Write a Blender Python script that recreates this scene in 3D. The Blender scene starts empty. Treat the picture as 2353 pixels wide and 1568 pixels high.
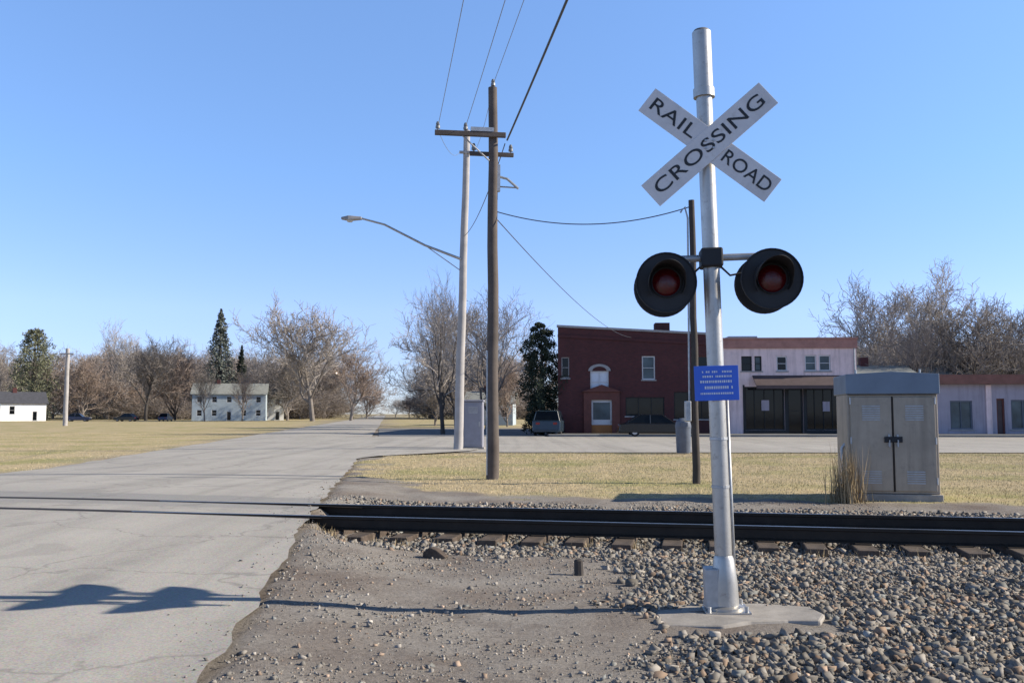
import bpy, math, random
import numpy as np
from mathutils import Vector, Matrix
R = math.radians
sc = bpy.context.scene
col = sc.collection
random.seed(7)
rng = np.random.default_rng(7)

# ---------------------------------------------------------------- camera, sky, sun, exposure
CH = 1.52                      # eye height
FP = 2118.0                    # focal length in pixels of a 2352-wide picture
PITCH = R(4.48)
cam_d = bpy.data.cameras.new('camera')
cam = bpy.data.objects.new('camera', cam_d)
col.objects.link(cam)
cam.location = (0, 0, CH)
cam.rotation_euler = (R(90) + PITCH, 0, 0)
cam_d.sensor_width = 36
cam_d.lens = FP / 2352 * 36
cam_d.clip_end = 8000
sc.camera = cam

SUN_AZ, SUN_EL = R(90.0), R(28.0)          # azimuth clockwise from +Y
w = bpy.data.worlds.new('World')
sc.world = w
w.use_nodes = True
nt = w.node_tree
nt.nodes.clear()
sky = nt.nodes.new('ShaderNodeTexSky')
sky.sky_type = 'NISHITA'
sky.sun_disc = False
sky.sun_elevation = SUN_EL
sky.sun_rotation = SUN_AZ
sky.air_density = 0.5
sky.dust_density = 0.0
sky.ozone_density = 4.0
bg = nt.nodes.new('ShaderNodeBackground')
bg.inputs['Strength'].default_value = 0.085
wo = nt.nodes.new('ShaderNodeOutputWorld')
# clear winter sky: the band above the horizon is lifted, the zenith stays deep
tcw = nt.nodes.new('ShaderNodeTexCoord')
sxw = nt.nodes.new('ShaderNodeSeparateXYZ')
nt.links.new(tcw.outputs['Generated'], sxw.inputs[0])
rw = nt.nodes.new('ShaderNodeValToRGB')
ew = rw.color_ramp.elements
for _ in range(5):
    ew.new(0.5)
for i_, (p_, v_) in enumerate(((0.0, 1.05), (0.033, 1.26), (0.108, 1.92), (0.25, 2.55), (0.42, 3.2), (0.56, 1.3), (1.0, 0.25))):
    ew[i_].position = p_
    ew[i_].color = (v_ / 4 * (1.22 if p_ < .2 else 1.05), v_ / 4 * (.985 if p_ < .2 else 1.02), v_ / 4 * .95, 1)
nt.links.new(sxw.outputs[2], rw.inputs[0])
mw = nt.nodes.new('ShaderNodeVectorMath')
mw.operation = 'MULTIPLY'
nt.links.new(sky.outputs[0], mw.inputs[0])
nt.links.new(rw.outputs[0], mw.inputs[1])
mw2 = nt.nodes.new('ShaderNodeVectorMath')
mw2.operation = 'SCALE'
mw2.inputs[3].default_value = 4.0
nt.links.new(mw.outputs[0], mw2.inputs[0])
nt.links.new(mw2.outputs[0], bg.inputs[0])
nt.links.new(bg.outputs[0], wo.inputs[0])

sun_d = bpy.data.lights.new('sun', 'SUN')
sun_d.energy = 5.0
sun_d.angle = R(0.5)
sun_d.color = (1.0, 0.90, 0.74)
sun = bpy.data.objects.new('sun', sun_d)
col.objects.link(sun)
sv = Vector((math.sin(SUN_AZ) * math.cos(SUN_EL), math.cos(SUN_AZ) * math.cos(SUN_EL), math.sin(SUN_EL)))
sun.rotation_euler = sv.to_track_quat('Z', 'Y').to_euler()
sun.location = (60, -10, 60)

sc.view_settings.view_transform = 'Standard'
sc.view_settings.look = 'None'
sc.view_settings.exposure = 0.60
sc.view_settings.gamma = 1.0


def at(px, py, Y):
    """world point at depth Y seen at pixel (px, py) of a 2352x1568 picture"""
    xc, zc = (px - 1176) / FP, (784 - py) / FP
    c, s = math.cos(PITCH), math.sin(PITCH)
    dy, dz = c - zc * s, s + zc * c
    t = Y / dy
    return Vector((xc * t, Y, CH + t * dz))


def ground_at(px, py, z=0.0):
    xc, zc = (px - 1176) / FP, (784 - py) / FP
    c, s = math.cos(PITCH), math.sin(PITCH)
    dy, dz = c - zc * s, s + zc * c
    t = (z - CH) / dz
    return Vector((xc * t, dy * t, z))


# ---------------------------------------------------------------- helpers
class MB:
    def __init__(self):
        self.v, self.f, self.mi = [], [], []
        self.m = 0

    def add(self, vs, fs):
        o = len(self.v)
        self.v += [tuple(p) for p in vs]
        self.f += [tuple(i + o for i in f) for f in fs]
        self.mi += [self.m] * len(fs)
        return self

    def box(self, x0, x1, y0, y1, z0, z1):
        vs = [(x, y, z) for x in (x0, x1) for y in (y0, y1) for z in (z0, z1)]
        fs = [(0, 1, 3, 2), (4, 6, 7, 5), (0, 4, 5, 1), (2, 3, 7, 6), (0, 2, 6, 4), (1, 5, 7, 3)]
        return self.add(vs, fs)

    def quad(self, a, b, c, d):
        return self.add([a, b, c, d], [(0, 1, 2, 3)])

    def tube(self, pts, rad, n=8, cap=True):
        pts = [Vector(p) for p in pts]
        if not hasattr(rad, '__len__'):
            rad = [rad] * len(pts)
        vs, fs = [], []
        prev = None
        for i, p in enumerate(pts):
            d = (pts[min(i + 1, len(pts) - 1)] - pts[max(i - 1, 0)])
            if d.length < 1e-9:
                d = Vector((0, 0, 1))
            d.normalize()
            if prev is None:
                a = d.orthogonal().normalized()
            else:
                a = (prev - d * prev.dot(d))
                a = a.normalized() if a.length > 1e-6 else d.orthogonal().normalized()
            prev = a
            b = d.cross(a)
            for k in range(n):
                t = 2 * math.pi * k / n
                vs.append(p + (a * math.cos(t) + b * math.sin(t)) * rad[i])
        for i in range(len(pts) - 1):
            for k in range(n):
                k2 = (k + 1) % n
                fs.append((i * n + k, i * n + k2, (i + 1) * n + k2, (i + 1) * n + k))
        if cap:
            fs.append(tuple(reversed(range(n))))
            fs.append(tuple(range((len(pts) - 1) * n, len(pts) * n)))
        return self.add(vs, fs)

    def lathe(self, prof, n=24, axis='z', c=(0, 0, 0)):
        """prof: list of (radius, height); axis z or y(-y is front)"""
        vs, fs = [], []
        for r, h in prof:
            for k in range(n):
                t = 2 * math.pi * k / n
                x, y = r * math.cos(t), r * math.sin(t)
                vs.append((c[0] + x, c[1] + y, c[2] + h) if axis == 'z' else (c[0] + x, c[1] + h, c[2] + y))
        for i in range(len(prof) - 1):
            for k in range(n):
                k2 = (k + 1) % n
                q = (i * n + k, i * n + k2, (i + 1) * n + k2, (i + 1) * n + k)
                fs.append(q if axis == 'z' else tuple(reversed(q)))
        return self.add(vs, fs)

    def prism(self, poly, y0, y1):
        """polygon in x,z extruded along y"""
        n = len(poly)
        vs = [(x, y0, z) for x, z in poly] + [(x, y1, z) for x, z in poly]
        fs = [tuple(range(n)), tuple(reversed(range(n, 2 * n)))]
        for i in range(n):
            j = (i + 1) % n
            fs.append((i, i + n, j + n, j))
        return self.add(vs, fs)

    def build(self, name, mats, parent=None, smooth=False, bevel=0, loc=None):
        me = bpy.data.meshes.new(name)
        me.from_pydata(self.v, [], self.f)
        if not isinstance(mats, (list, tuple)):
            mats = [mats]
        for m in mats:
            me.materials.append(m)
        me.polygons.foreach_set('material_index', self.mi)
        if smooth:
            me.polygons.foreach_set('use_smooth', [True] * len(me.polygons))
        me.update()
        o = bpy.data.objects.new(name, me)
        col.objects.link(o)
        if loc is not None:
            o.location = loc
        if parent is not None:
            o.parent = parent
        if bevel:
            b = o.modifiers.new('bevel', 'BEVEL')
            b.width = bevel
            b.segments = 2
            b.limit_method = 'ANGLE'
        if smooth == 'auto':
            try:
                me.set_sharp_from_angle(angle=R(35))
            except Exception:
                pass
        return o


def tag(o, label=None, cat=None, group=None, kind=None):
    if label:
        o['label'] = label
    if cat:
        o['category'] = cat
    if group:
        o['group'] = group
    if kind:
        o['kind'] = kind
    return o


def empty(name, loc, rot=(0, 0, 0), label=None, cat=None, group=None):
    o = bpy.data.objects.new(name, None)
    o.empty_display_size = 0.2
    col.objects.link(o)
    o.location = loc
    o.rotation_euler = rot
    return tag(o, label, cat, group)


def copy_tree(o, parent=None):
    c = o.copy()
    col.objects.link(c)
    if parent is not None:
        c.parent = parent
    for ch in o.children:
        copy_tree(ch, c)
    return c


def np_mesh(name, V, F, mat, attr=None):
    """V (n,3), F (m,k) all same arity"""
    me = bpy.data.meshes.new(name)
    V = np.ascontiguousarray(V, dtype=np.float32)
    F = np.ascontiguousarray(F, dtype=np.int32)
    k = F.shape[1]
    me.vertices.add(len(V))
    me.vertices.foreach_set('co', V.ravel())
    me.loops.add(F.size)
    me.loops.foreach_set('vertex_index', F.ravel())
    me.polygons.add(len(F))
    me.polygons.foreach_set('loop_start', np.arange(0, F.size, k, dtype=np.int32))
    me.polygons.foreach_set('loop_total', np.full(len(F), k, dtype=np.int32))
    for nm, val in (attr or {}).items():
        if val.ndim == 1:
            a = me.attributes.new(nm, 'FLOAT', 'POINT')
            a.data.foreach_set('value', val.astype(np.float32))
        else:
            a = me.attributes.new(nm, 'FLOAT_COLOR', 'POINT')
            c4 = np.ones((len(val), 4), np.float32)
            c4[:, :3] = val
            a.data.foreach_set('color', c4.ravel())
    me.materials.append(mat)
    me.update()
    me.validate()
    o = bpy.data.objects.new(name, me)
    col.objects.link(o)
    return o


# ---------------------------------------------------------------- materials
def new_mat(name):
    m = bpy.data.materials.new(name)
    m.use_nodes = True
    t = m.node_tree
    b = t.nodes['Principled BSDF']
    return m, t, b


def noise(t, scale, detail=6, rough=0.6, coord=None, vec=None):
    n = t.nodes.new('ShaderNodeTexNoise')
    n.inputs['Scale'].default_value = scale
    n.inputs['Detail'].default_value = detail
    n.inputs['Roughness'].default_value = rough
    if coord is not None:
        t.links.new(coord, n.inputs['Vector'])
    return n.outputs['Fac']


def ramp(t, fac, stops):
    r = t.nodes.new('ShaderNodeValToRGB')
    e = r.color_ramp.elements
    while len(e) < len(stops):
        e.new(0.5)
    for i, (p, c) in enumerate(stops):
        e[i].position = p
        e[i].color = (c, c, c, 1) if not hasattr(c, '__len__') else (*c, 1)
    t.links.new(fac, r.inputs['Fac'])
    return r.outputs['Color']


def mix(t, fac, a, b, mode='MIX'):
    n = t.nodes.new('ShaderNodeMix')
    n.data_type = 'RGBA'
    n.blend_type = mode
    for s, v in ((n.inputs[0], fac), (n.inputs[6], a), (n.inputs[7], b)):
        if hasattr(v, 'is_linked'):
            t.links.new(v, s)
        elif hasattr(v, '__len__'):
            s.default_value = (*v, 1)
        else:
            s.default_value = v
    return n.outputs[2]


def ocoord(t):
    return t.nodes.new('ShaderNodeTexCoord').outputs['Object']


def bump(t, b, h, strength=0.3, dist=0.02):
    n = t.nodes.new('ShaderNodeBump')
    n.inputs['Strength'].default_value = strength
    n.inputs['Distance'].default_value = dist
    t.links.new(h, n.inputs['Height'])
    t.links.new(n.outputs[0], b.inputs['Normal'])


def plain(name, c, rough=0.6, metal=0.0, var=0.25, scale=3.0, bmp=0.0, bscale=40, spec=0.5, dirt=None, streak=0.0):
    """a paint, metal or stone with blotchy wear"""
    m, t, b = new_mat(name)
    oc = ocoord(t)
    f = noise(t, scale, 8, 0.65, oc)
    lo = tuple(x * (1 - var) for x in c)
    hi = tuple(min(1, x * (1 + var)) for x in c)
    colr = ramp(t, f, [(0.3, lo), (0.7, hi)])
    if dirt:
        f2 = noise(t, scale * 2.7, 10, 0.75, oc)
        colr = mix(t, ramp(t, f2, [(0.55, 0.0), (0.72, 0.75)]), colr, dirt)
    t.links.new(colr, b.inputs['Base Color'])
    b.inputs['Roughness'].default_value = rough
    b.inputs['Metallic'].default_value = metal
    b.inputs['Specular IOR Level'].default_value = spec
    if streak:
        mp = t.nodes.new('ShaderNodeMapping')
        mp.inputs['Scale'].default_value = (3.2, 3.2, 0.22)
        t.links.new(oc, mp.inputs['Vector'])
        f3 = noise(t, 1.0, 8, 0.7, mp.outputs[0])
        colr = mix(t, ramp(t, f3, [(0.48, 0.0), (0.68, streak)]), colr, tuple(x * .42 for x in c))
        t.links.new(colr, b.inputs['Base Color'])
    if bmp:
        bump(t, b, noise(t, bscale, 6, 0.6, oc), bmp, 0.01)
    return m


def attr_mat(name, attr='tint', rough=0.9, spec=0.2, trans=0.0):
    m, t, b = new_mat(name)
    a = t.nodes.new('ShaderNodeAttribute')
    a.attribute_name = attr
    t.links.new(a.outputs['Color'], b.inputs['Base Color'])
    b.inputs['Roughness'].default_value = rough
    b.inputs['Specular IOR Level'].default_value = spec
    return m


def brick_mat(name, c1, c2, mortar, bw=0.22, bh=0.07, var=0.3):
    m, t, b = new_mat(name)
    tc = t.nodes.new('ShaderNodeTexCoord').outputs['Object']
    mp = t.nodes.new('ShaderNodeMapping')
    mp.inputs['Rotation'].default_value = (R(90), 0, 0)
    t.links.new(tc, mp.inputs['Vector'])
    br = t.nodes.new('ShaderNodeTexBrick')
    br.inputs['Scale'].default_value = 1.0
    br.inputs['Brick Width'].default_value = bw
    br.inputs['Row Height'].default_value = bh
    br.inputs['Mortar Size'].default_value = 0.008
    br.inputs['Color1'].default_value = (*c1, 1)
    br.inputs['Color2'].default_value = (*c2, 1)
    br.inputs['Mortar'].default_value = (*mortar, 1)
    # swap axes so that rows run level on upright walls
    sp = t.nodes.new('ShaderNodeSeparateXYZ')
    t.links.new(tc, sp.inputs[0])
    cb = t.nodes.new('ShaderNodeCombineXYZ')
    ad = t.nodes.new('ShaderNodeMath')
    t.links.new(sp.outputs[0], ad.inputs[0])
    t.links.new(sp.outputs[1], ad.inputs[1])
    t.links.new(ad.outputs[0], cb.inputs[0])
    t.links.new(sp.outputs[2], cb.inputs[1])
    t.links.new(cb.outputs[0], br.inputs['Vector'])
    f = noise(t, 0.7, 8, 0.7, tc)
    colr = mix(t, 1.0, br.outputs['Color'], ramp(t, f, [(0.3, 1 - var), (0.7, 1.0)]), 'MULTIPLY')
    t.links.new(colr, b.inputs['Base Color'])
    b.inputs['Roughness'].default_value = 0.9
    bump(t, b, br.outputs['Fac'], -0.3, 0.01)
    return m


def glass_mat(name, c, rough=0.06):
    m, t, b = new_mat(name)
    oc = ocoord(t)
    t.links.new(ramp(t, noise(t, 0.9, 3, 0.5, oc), [(0.35, tuple(x * .5 for x in c)), (0.7, c)]), b.inputs['Base Color'])
    b.inputs['Roughness'].default_value = rough
    b.inputs['Specular IOR Level'].default_value = 0.28
    bump(t, b, noise(t, 1.3, 2, 0.5, oc), 0.05, 0.02)
    return m


M = {}
M['alu'] = plain('weathered_aluminium', (0.43, 0.415, 0.39), 0.42, 0.7, 0.14, 5, 0.06, 60, dirt=(0.17, 0.14, 0.115))
M['galv'] = plain('galvanised_steel', (0.40, 0.41, 0.42), 0.5, 0.6, 0.2, 12)
M['cabinet'] = plain('cabinet_metal', (0.385, 0.325, 0.255), 0.55, 0.5, 0.16, 1.6, 0.05, 30, dirt=(0.2, 0.18, 0.16), streak=0.4)
M['cabinet_roof'] = plain('cabinet_roof_metal', (0.17, 0.21, 0.26), 0.5, 0.3, 0.12, 2)
M['white_sheet'] = plain('white_reflective_sheet', (0.62, 0.60, 0.60), 0.45, 0, 0.06, 4, dirt=(0.42, 0.39, 0.35), streak=0.25)
M['letter_black'] = plain('black_lettering', (0.012, 0.012, 0.014), 0.5, 0, 0.2, 6)
M['flasher_black'] = plain('matt_black_paint', (0.012, 0.013, 0.016), 0.65, 0, 0.3, 8)
M['sign_blue'] = plain('blue_sign_sheet', (0.035, 0.13, 0.62), 0.45, 0, 0.08, 6)
M['letter_white'] = plain('white_lettering', (0.7, 0.72, 0.74), 0.5, 0, 0.05, 6)
M['lens_red'] = plain('red_lens', (0.08, 0.004, 0.006), 0.12, 0, 0.3, 30, 0.25, 130)
M['concrete'] = plain('old_concrete', (0.31, 0.285, 0.255), 0.9, 0, 0.25, 4, 0.3, 50, dirt=(0.24, 0.21, 0.18))
M['rust'] = plain('rusted_rail_steel', (0.028, 0.020, 0.014), 0.75, 0.2, 0.35, 4, 0.15, 60)
M['railhead'] = plain('worn_rail_head', (0.22, 0.20, 0.18), 0.35, 0.9, 0.2, 8)
M['tie'] = plain('creosoted_wood', (0.075, 0.055, 0.042), 0.95, 0, 0.5, 5, 0.5, 25, dirt=(0.2, 0.16, 0.12))
M['pole_wood'] = plain('brown_pole_wood', (0.098, 0.080, 0.070), 0.9, 0, 0.3, 2, 0.3, 20)
M['pole_dark'] = plain('dark_pole_wood', (0.055, 0.047, 0.042), 0.9, 0, 0.3, 2, 0.3, 20)
M['pole_grey'] = plain('grey_weathered_pole', (0.36, 0.34, 0.33), 0.85, 0, 0.18, 2, 0.3, 20)
M['insulator'] = plain('grey_porcelain', (0.18, 0.19, 0.2), 0.3, 0, 0.1, 10)
M['wire'] = plain('wire_insulation', (0.05, 0.055, 0.07), 0.6, 0, 0.2, 3)
M['wire_pale'] = plain('bare_wire', (0.22, 0.24, 0.28), 0.5, 0.4, 0.1, 3)
M['bark'] = plain('grey_bark', (0.19, 0.165, 0.145), 0.95, 0, 0.3, 2, 0.4, 14)
M['bark_dark'] = plain('dark_bark', (0.06, 0.052, 0.047), 0.95, 0, 0.3, 2, 0.4, 14)
M['twig_grey'] = plain('grey_twigs', (0.32, 0.285, 0.26), 0.95, 0, 0.25, 0.6)
M['twig_brown'] = plain('brown_twigs', (0.30, 0.235, 0.195), 0.95, 0, 0.25, 0.6)
M['twig_dark'] = plain('dark_twigs', (0.21, 0.185, 0.165), 0.95, 0, 0.25, 0.6)
M['twig_far'] = plain('far_wood_twigs', (0.29, 0.25, 0.225), 0.95, 0, 0.3, 0.04)
M['needle'] = plain('dark_evergreen_needles', (0.022, 0.034, 0.020), 0.9, 0, 0.5, 0.9)
M['needle_mid'] = plain('olive_evergreen_needles', (0.15, 0.155, 0.095), 0.9, 0, 0.5, 0.9)
M['needle_blue'] = plain('blue_green_needles', (0.12, 0.135, 0.115), 0.9, 0, 0.5, 0.9)
M['brick'] = brick_mat('dark_red_brick', (0.105, 0.026, 0.026), (0.070, 0.020, 0.022), (0.08, 0.04, 0.04))
M['stone_pale'] = plain('pale_stone_trim', (0.30, 0.29, 0.29), 0.85, 0, 0.15, 3)
M['mauve'] = plain('mauve_painted_wall', (0.74, 0.58, 0.57), 0.85, 0, 0.12, 0.8, 0.1, 20, dirt=(0.52, 0.42, 0.42), streak=0.55)
M['lilac'] = plain('lilac_painted_wall', (0.34, 0.31, 0.36), 0.85, 0, 0.10, 0.8, 0.1, 20, streak=0.5)
M['cornice_red'] = plain('faded_red_cornice', (0.34, 0.17, 0.14), 0.8, 0, 0.2, 2)
M['fascia_red'] = plain('red_brown_fascia', (0.19, 0.085, 0.065), 0.8, 0, 0.2, 2)
M['awning'] = plain('dark_maroon_awning', (0.085, 0.06, 0.06), 0.85, 0, 0.2, 2)
M['dark_front'] = plain('black_shopfront', (0.012, 0.014, 0.016), 0.7, 0, 0.3, 2)
M['roof_tar'] = plain('tar_roof', (0.06, 0.06, 0.06), 0.9, 0, 0.2, 1)
M['door_wood'] = plain('red_brown_door_wood', (0.115, 0.035, 0.026), 0.7, 0, 0.25, 3)
M['kick_orange'] = plain('orange_brown_kick_plate', (0.35, 0.13, 0.03), 0.6, 0, 0.2, 3)
M['win_frame'] = plain('pale_window_frame', (0.55, 0.56, 0.58), 0.6, 0, 0.08, 4)
M['blind'] = plain('pale_window_blind', (0.62, 0.66, 0.72), 0.8, 0, 0.06, 6)
M['glass'] = glass_mat('dark_window_glass', (0.010, 0.013, 0.016))
M['glass_teal'] = glass_mat('greenish_window_glass', (0.10, 0.14, 0.16), 0.1)
M['white_wall'] = plain('white_siding', (0.80, 0.80, 0.79), 0.7, 0, 0.05, 1)
M['blue_wall'] = plain('blue_grey_siding', (0.36, 0.42, 0.46), 0.75, 0, 0.10, 1)
M['roof_dark'] = plain('dark_shingles', (0.06, 0.062, 0.075), 0.9, 0, 0.25, 2, 0.4, 15)
M['roof_grey'] = plain('grey_green_shingles', (0.24, 0.25, 0.235), 0.9, 0, 0.2, 2, 0.4, 15)
M['car_black'] = plain('black_car_paint', (0.010, 0.010, 0.011), 0.2, 0, 0.1, 2)
M['car_teal'] = plain('dark_teal_car_paint', (0.022, 0.038, 0.055), 0.25, 0, 0.1, 2)
M['car_navy'] = plain('navy_car_paint', (0.02, 0.03, 0.07), 0.25, 0, 0.1, 2)
M['car_white'] = plain('white_car_paint', (0.7, 0.7, 0.7), 0.25, 0, 0.05, 2)
M['tyre'] = plain('tyre_rubber', (0.015, 0.015, 0.015), 0.9, 0, 0.2, 8)
M['rim'] = plain('wheel_rim', (0.4, 0.4, 0.42), 0.35, 0.8, 0.1, 8)
M['lamp_red'] = plain('tail_lamp_plastic', (0.25, 0.01, 0.01), 0.2, 0, 0.1, 8)
M['lamp_clear'] = plain('head_lamp_plastic', (0.5, 0.5, 0.5), 0.15, 0, 0.1, 8)
M['bin'] = plain('slate_blue_paint', (0.10, 0.12, 0.16), 0.6, 0, 0.2, 4)
M['box_blue'] = plain('periwinkle_grey_paint', (0.25, 0.25, 0.29), 0.65, 0, 0.12, 3)
M['weed'] = attr_mat('dead_weed_stalks')
M['grass'] = attr_mat('dormant_grass_blades')
M['stone'] = attr_mat('ballast_stone', rough=0.95)
M['pebble'] = attr_mat('pebble_stone', rough=0.95)


# ---------------------------------------------------------------- ground levels
K = 0.20                                     # skew of the tracks: Y falls as X grows
T_NEAR, T_FAR = 11.65, 13.15                 # rail lines: Y + K*X = T
T_MID = (T_NEAR + T_FAR) / 2
SL = 0.135                                   # lean of the road axis


def sstep(a, b, x):
    t = np.clip((x - a) / (b - a), 0, 1)
    return t * t * (3 - 2 * t)


def road_z(x, y):
    t = y + K * x
    near = 0.075 + 0.095 * sstep(5.5, 10.4, t)
    far = 0.03 + 0.14 * (1 - sstep(14.6, 24, t))
    return np.where(t < T_MID, near, far)


def edge_r(y):
    y = np.asarray(y, float)
    return -1.0 - SL * y + 5.0 * sstep(31, 39.5, y) * (y < 60)


def edge_l(y):
    return -9.3 - SL * np.asarray(y, float)


def vnoise(x, y, s, seed=0):
    """cheap value noise"""
    x = np.asarray(x, float) * s
    y = np.asarray(y, float) * s
    xi, yi = np.floor(x).astype(np.int64), np.floor(y).astype(np.int64)
    fx, fy = x - xi, y - yi
    fx, fy = fx * fx * (3 - 2 * fx), fy * fy * (3 - 2 * fy)

    def h(a, b):
        n = (a * 374761393 + b * 668265263 + seed * 974711) & 0x7fffffff
        n = ((n ^ (n >> 13)) * 1274126177) & 0x7fffffff
        return ((n ^ (n >> 16)) & 0xffff) / 65535.0
    return (h(xi, yi) * (1 - fx) + h(xi + 1, yi) * fx) * (1 - fy) + (h(xi, yi + 1) * (1 - fx) + h(xi + 1, yi + 1) * fx) * fy


def ground_z(x, y):
    er, el = edge_r(y), edge_l(y)
    d = np.maximum(x - er, el - x)            # >0 outside the road
    rz = road_z(x, y)
    near = np.clip((60 - y) / 15, 0, 1)
    trk = 1 - sstep(1.2, 2.2, np.abs(y + K * x - T_MID))
    sh = 1 - sstep(0.0, 1.6 - 1.35 * trk, d)
    z = (rz - 0.02) * sh
    z = z - 0.05 * (1 - sstep(1.9, 2.5, np.abs(y + K * x - T_MID))) * np.clip((d - .25) / .3, 0, 1)
    z = np.where(d < 0.02, rz - 0.06, z)
    bumps = (vnoise(x, y, 1.1, 1) - .5) * 0.03 + (vnoise(x, y, 4.3, 2) - .5) * 0.018 + (vnoise(x, y, 11.0, 3) - .5) * 0.01
    z = z + bumps * near * np.clip(d / 0.4, 0, 1)
    # street and yard stay level
    st = (y > 34.5) & (y < 140)
    z = np.where(st & (d > 0), np.minimum(z, -0.03), z)
    return z


def grass_mask(x, y):
    """1 where the lawn grows"""
    t = y + K * x
    # right-hand lawn between the track bed and the street
    left_lim = edge_r(y) + 0.5 + 2.6 * (1 - sstep(15.5, 22, y))
    n = (vnoise(x, y, 0.9, 5) - .5) * 1.8 + (vnoise(x, y, 3.0, 6) - .5) * 1.0 + (vnoise(x, y, 8.0, 7) - .5) * .6
    right = sstep(-.35, .35, (t + n * .5) - 17.3) * sstep(-.3, .3, x + n - left_lim) * (1 - sstep(-.2, .2, y - 36.4))
    lefty = sstep(-.3, .3, (edge_l(y) - .15 + n * .25) - x) * sstep(-.3, .3, (t + n * .5) - 16.5)
    far = sstep(95, 97, y) * sstep(0, .4, np.maximum(x - edge_r(y), edge_l(y) - x))
    return np.clip(right + lefty + far, 0, 1)


PADX, PADY = 1.72, 6.92


def ballast_mask(x, y):
    t = y + K * x
    n = (vnoise(x, y, 1.2, 8) - .5) * 1.4
    foot = sstep(-.45, .45, x + n * .55 - 1.05) * (1 - sstep(9.0, 13, t)) * (np.maximum(np.abs(x - PADX) - .62, np.abs(y - PADY) - .40) > 0) \
        + sstep(-.4, .4, t + n * .4 - 10.3) * (1 - sstep(14.8, 15.8, t + n * .4)) * sstep(0.2, 1.2, x - edge_r(y))
    return np.clip(foot, 0, 1)


def axis_coords(dense0, dense1, step, lo, hi, grow=1.22):
    a = list(np.arange(dense0, dense1 + 1e-6, step))
    s, v = step, dense1
    while v < hi:
        s *= grow
        v += s
        a.append(min(v, hi))
    s, v = step, dense0
    left = []
    while v > lo:
        s *= grow
        v -= s
        left.append(max(v, lo))
    return np.array(left[::-1] + a)


gx = axis_coords(-8, 12, 0.13, -4000, 4000)
gy = axis_coords(4, 24, 0.11, -300, 5000)
GX, GY = np.meshgrid(gx, gy)
fx, fy = GX.ravel(), GY.ravel()
V = np.stack([fx, fy, ground_z(fx, fy)], 1)
nx, ny = len(gx), len(gy)
idx = np.arange(nx * ny).reshape(ny, nx)
F = np.stack([idx[:-1, :-1], idx[:-1, 1:], idx[1:, 1:], idx[1:, :-1]], -1).reshape(-1, 4)

# ground material
m, t, b = new_mat('gravel_and_lawn')
oc = ocoord(t)
ga = t.nodes.new('ShaderNodeAttribute'); ga.attribute_name = 'grass'
ba = t.nodes.new('ShaderNodeAttribute'); ba.attribute_name = 'ballast'
n_big = noise(t, 0.55, 8, 0.65, oc)
n_fine = noise(t, 28, 8, 0.75, oc)
n_mid = noise(t, 5, 8, 0.7, oc)
grav = ramp(t, n_big, [(0.34, (0.176, 0.145, 0.124)), (0.50, (0.246, 0.222, 0.198)), (0.68, (0.31, 0.29, 0.264))])
grav = mix(t, 1.0, grav, ramp(t, n_fine, [(0.28, 0.55), (0.5, 1.0), (0.72, 1.25)]), 'MULTIPLY')
bal = ramp(t, n_fine, [(0.3, (0.10, 0.097, 0.094)), (0.7, (0.24, 0.23, 0.22))])
gr = ramp(t, n_mid, [(0.30, (0.29, 0.245, 0.135)), (0.50, (0.45, 0.365, 0.225)), (0.72, (0.53, 0.43, 0.285))])
gr = mix(t, ramp(t, noise(t, 0.28, 6, 0.65, oc), [(0.46, 0.0), (0.62, 0.85)]), gr, (0.285, 0.275, 0.115))
bal = mix(t, ramp(t, noise(t, 1.1, 6, 0.6, oc), [(0.5, 0.0), (0.66, 0.7)]), bal, (0.20, 0.155, 0.115))
grav = mix(t, ramp(t, noise(t, 2.3, 8, 0.7, oc), [(0.52, 0.0), (0.68, 0.55)]), grav, (0.15, 0.125, 0.108))
c1 = mix(t, ba.outputs['Fac'], grav, bal)
gr = mix(t, ramp(t, noise(t, 1.4, 8, 0.75, oc), [(0.60, 0.0), (0.70, 0.8)]), gr, (0.23, 0.185, 0.135))
c2 = mix(t, ga.outputs['Fac'], c1, gr)
t.links.new(c2, b.inputs['Base Color'])
b.inputs['Roughness'].default_value = 1.0
b.inputs['Specular IOR Level'].default_value = 0.1
bump(t, b, n_fine, 0.7, 0.02)
M['ground'] = m
g = np_mesh('ground', V, F, m, {'grass': grass_mask(fx, fy), 'ballast': ballast_mask(fx, fy)})
tag(g, 'gravel verge and dry lawn around the level crossing', kind='structure')
for p in g.data.polygons:
    p.use_smooth = True

# road
ys = axis_coords(3, 26, 0.25, -60, 900, 1.15)
us = np.linspace(0, 1, 41)
rv = []
for y in ys:
    a0, a1 = float(edge_l(y)), float(edge_r(y)) if y < 60 else -1.0 - SL * y
    wob = (vnoise(np.array([y]), np.array([3.3]), 1.7, 11)[0] - .5) * 0.16 + (vnoise(np.array([y]), np.array([9.3]), 6.0, 12)[0] - .5) * 0.07
    wob2 = (vnoise(np.array([y]), np.array([5.3]), 1.1, 13)[0] - .5) * 0.25
    for u in us:
        x = (a0 + wob2) * (1 - u) + (a1 + wob) * u
        crown = 0.03 * (1 - (2 * u - 1) ** 2)
        rv.append((x, y, float(road_z(np.array(x), np.array(y))) + crown))
rv = np.array(rv)
ri = np.arange(len(rv)).reshape(len(ys), len(us))
RF = np.stack([ri[:-1, :-1], ri[:-1, 1:], ri[1:, 1:], ri[1:, :-1]], -1).reshape(-1, 4)
m, t, b = new_mat('worn_pale_asphalt')
oc = ocoord(t)
n1 = noise(t, 0.35, 6, 0.6, oc)
n2 = noise(t, 60, 6, 0.8, oc)
n3 = noise(t, 2.4, 10, 0.7, oc)
asp = ramp(t, n1, [(0.3, (0.345, 0.320, 0.282)), (0.7, (0.42, 0.39, 0.342))])
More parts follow.
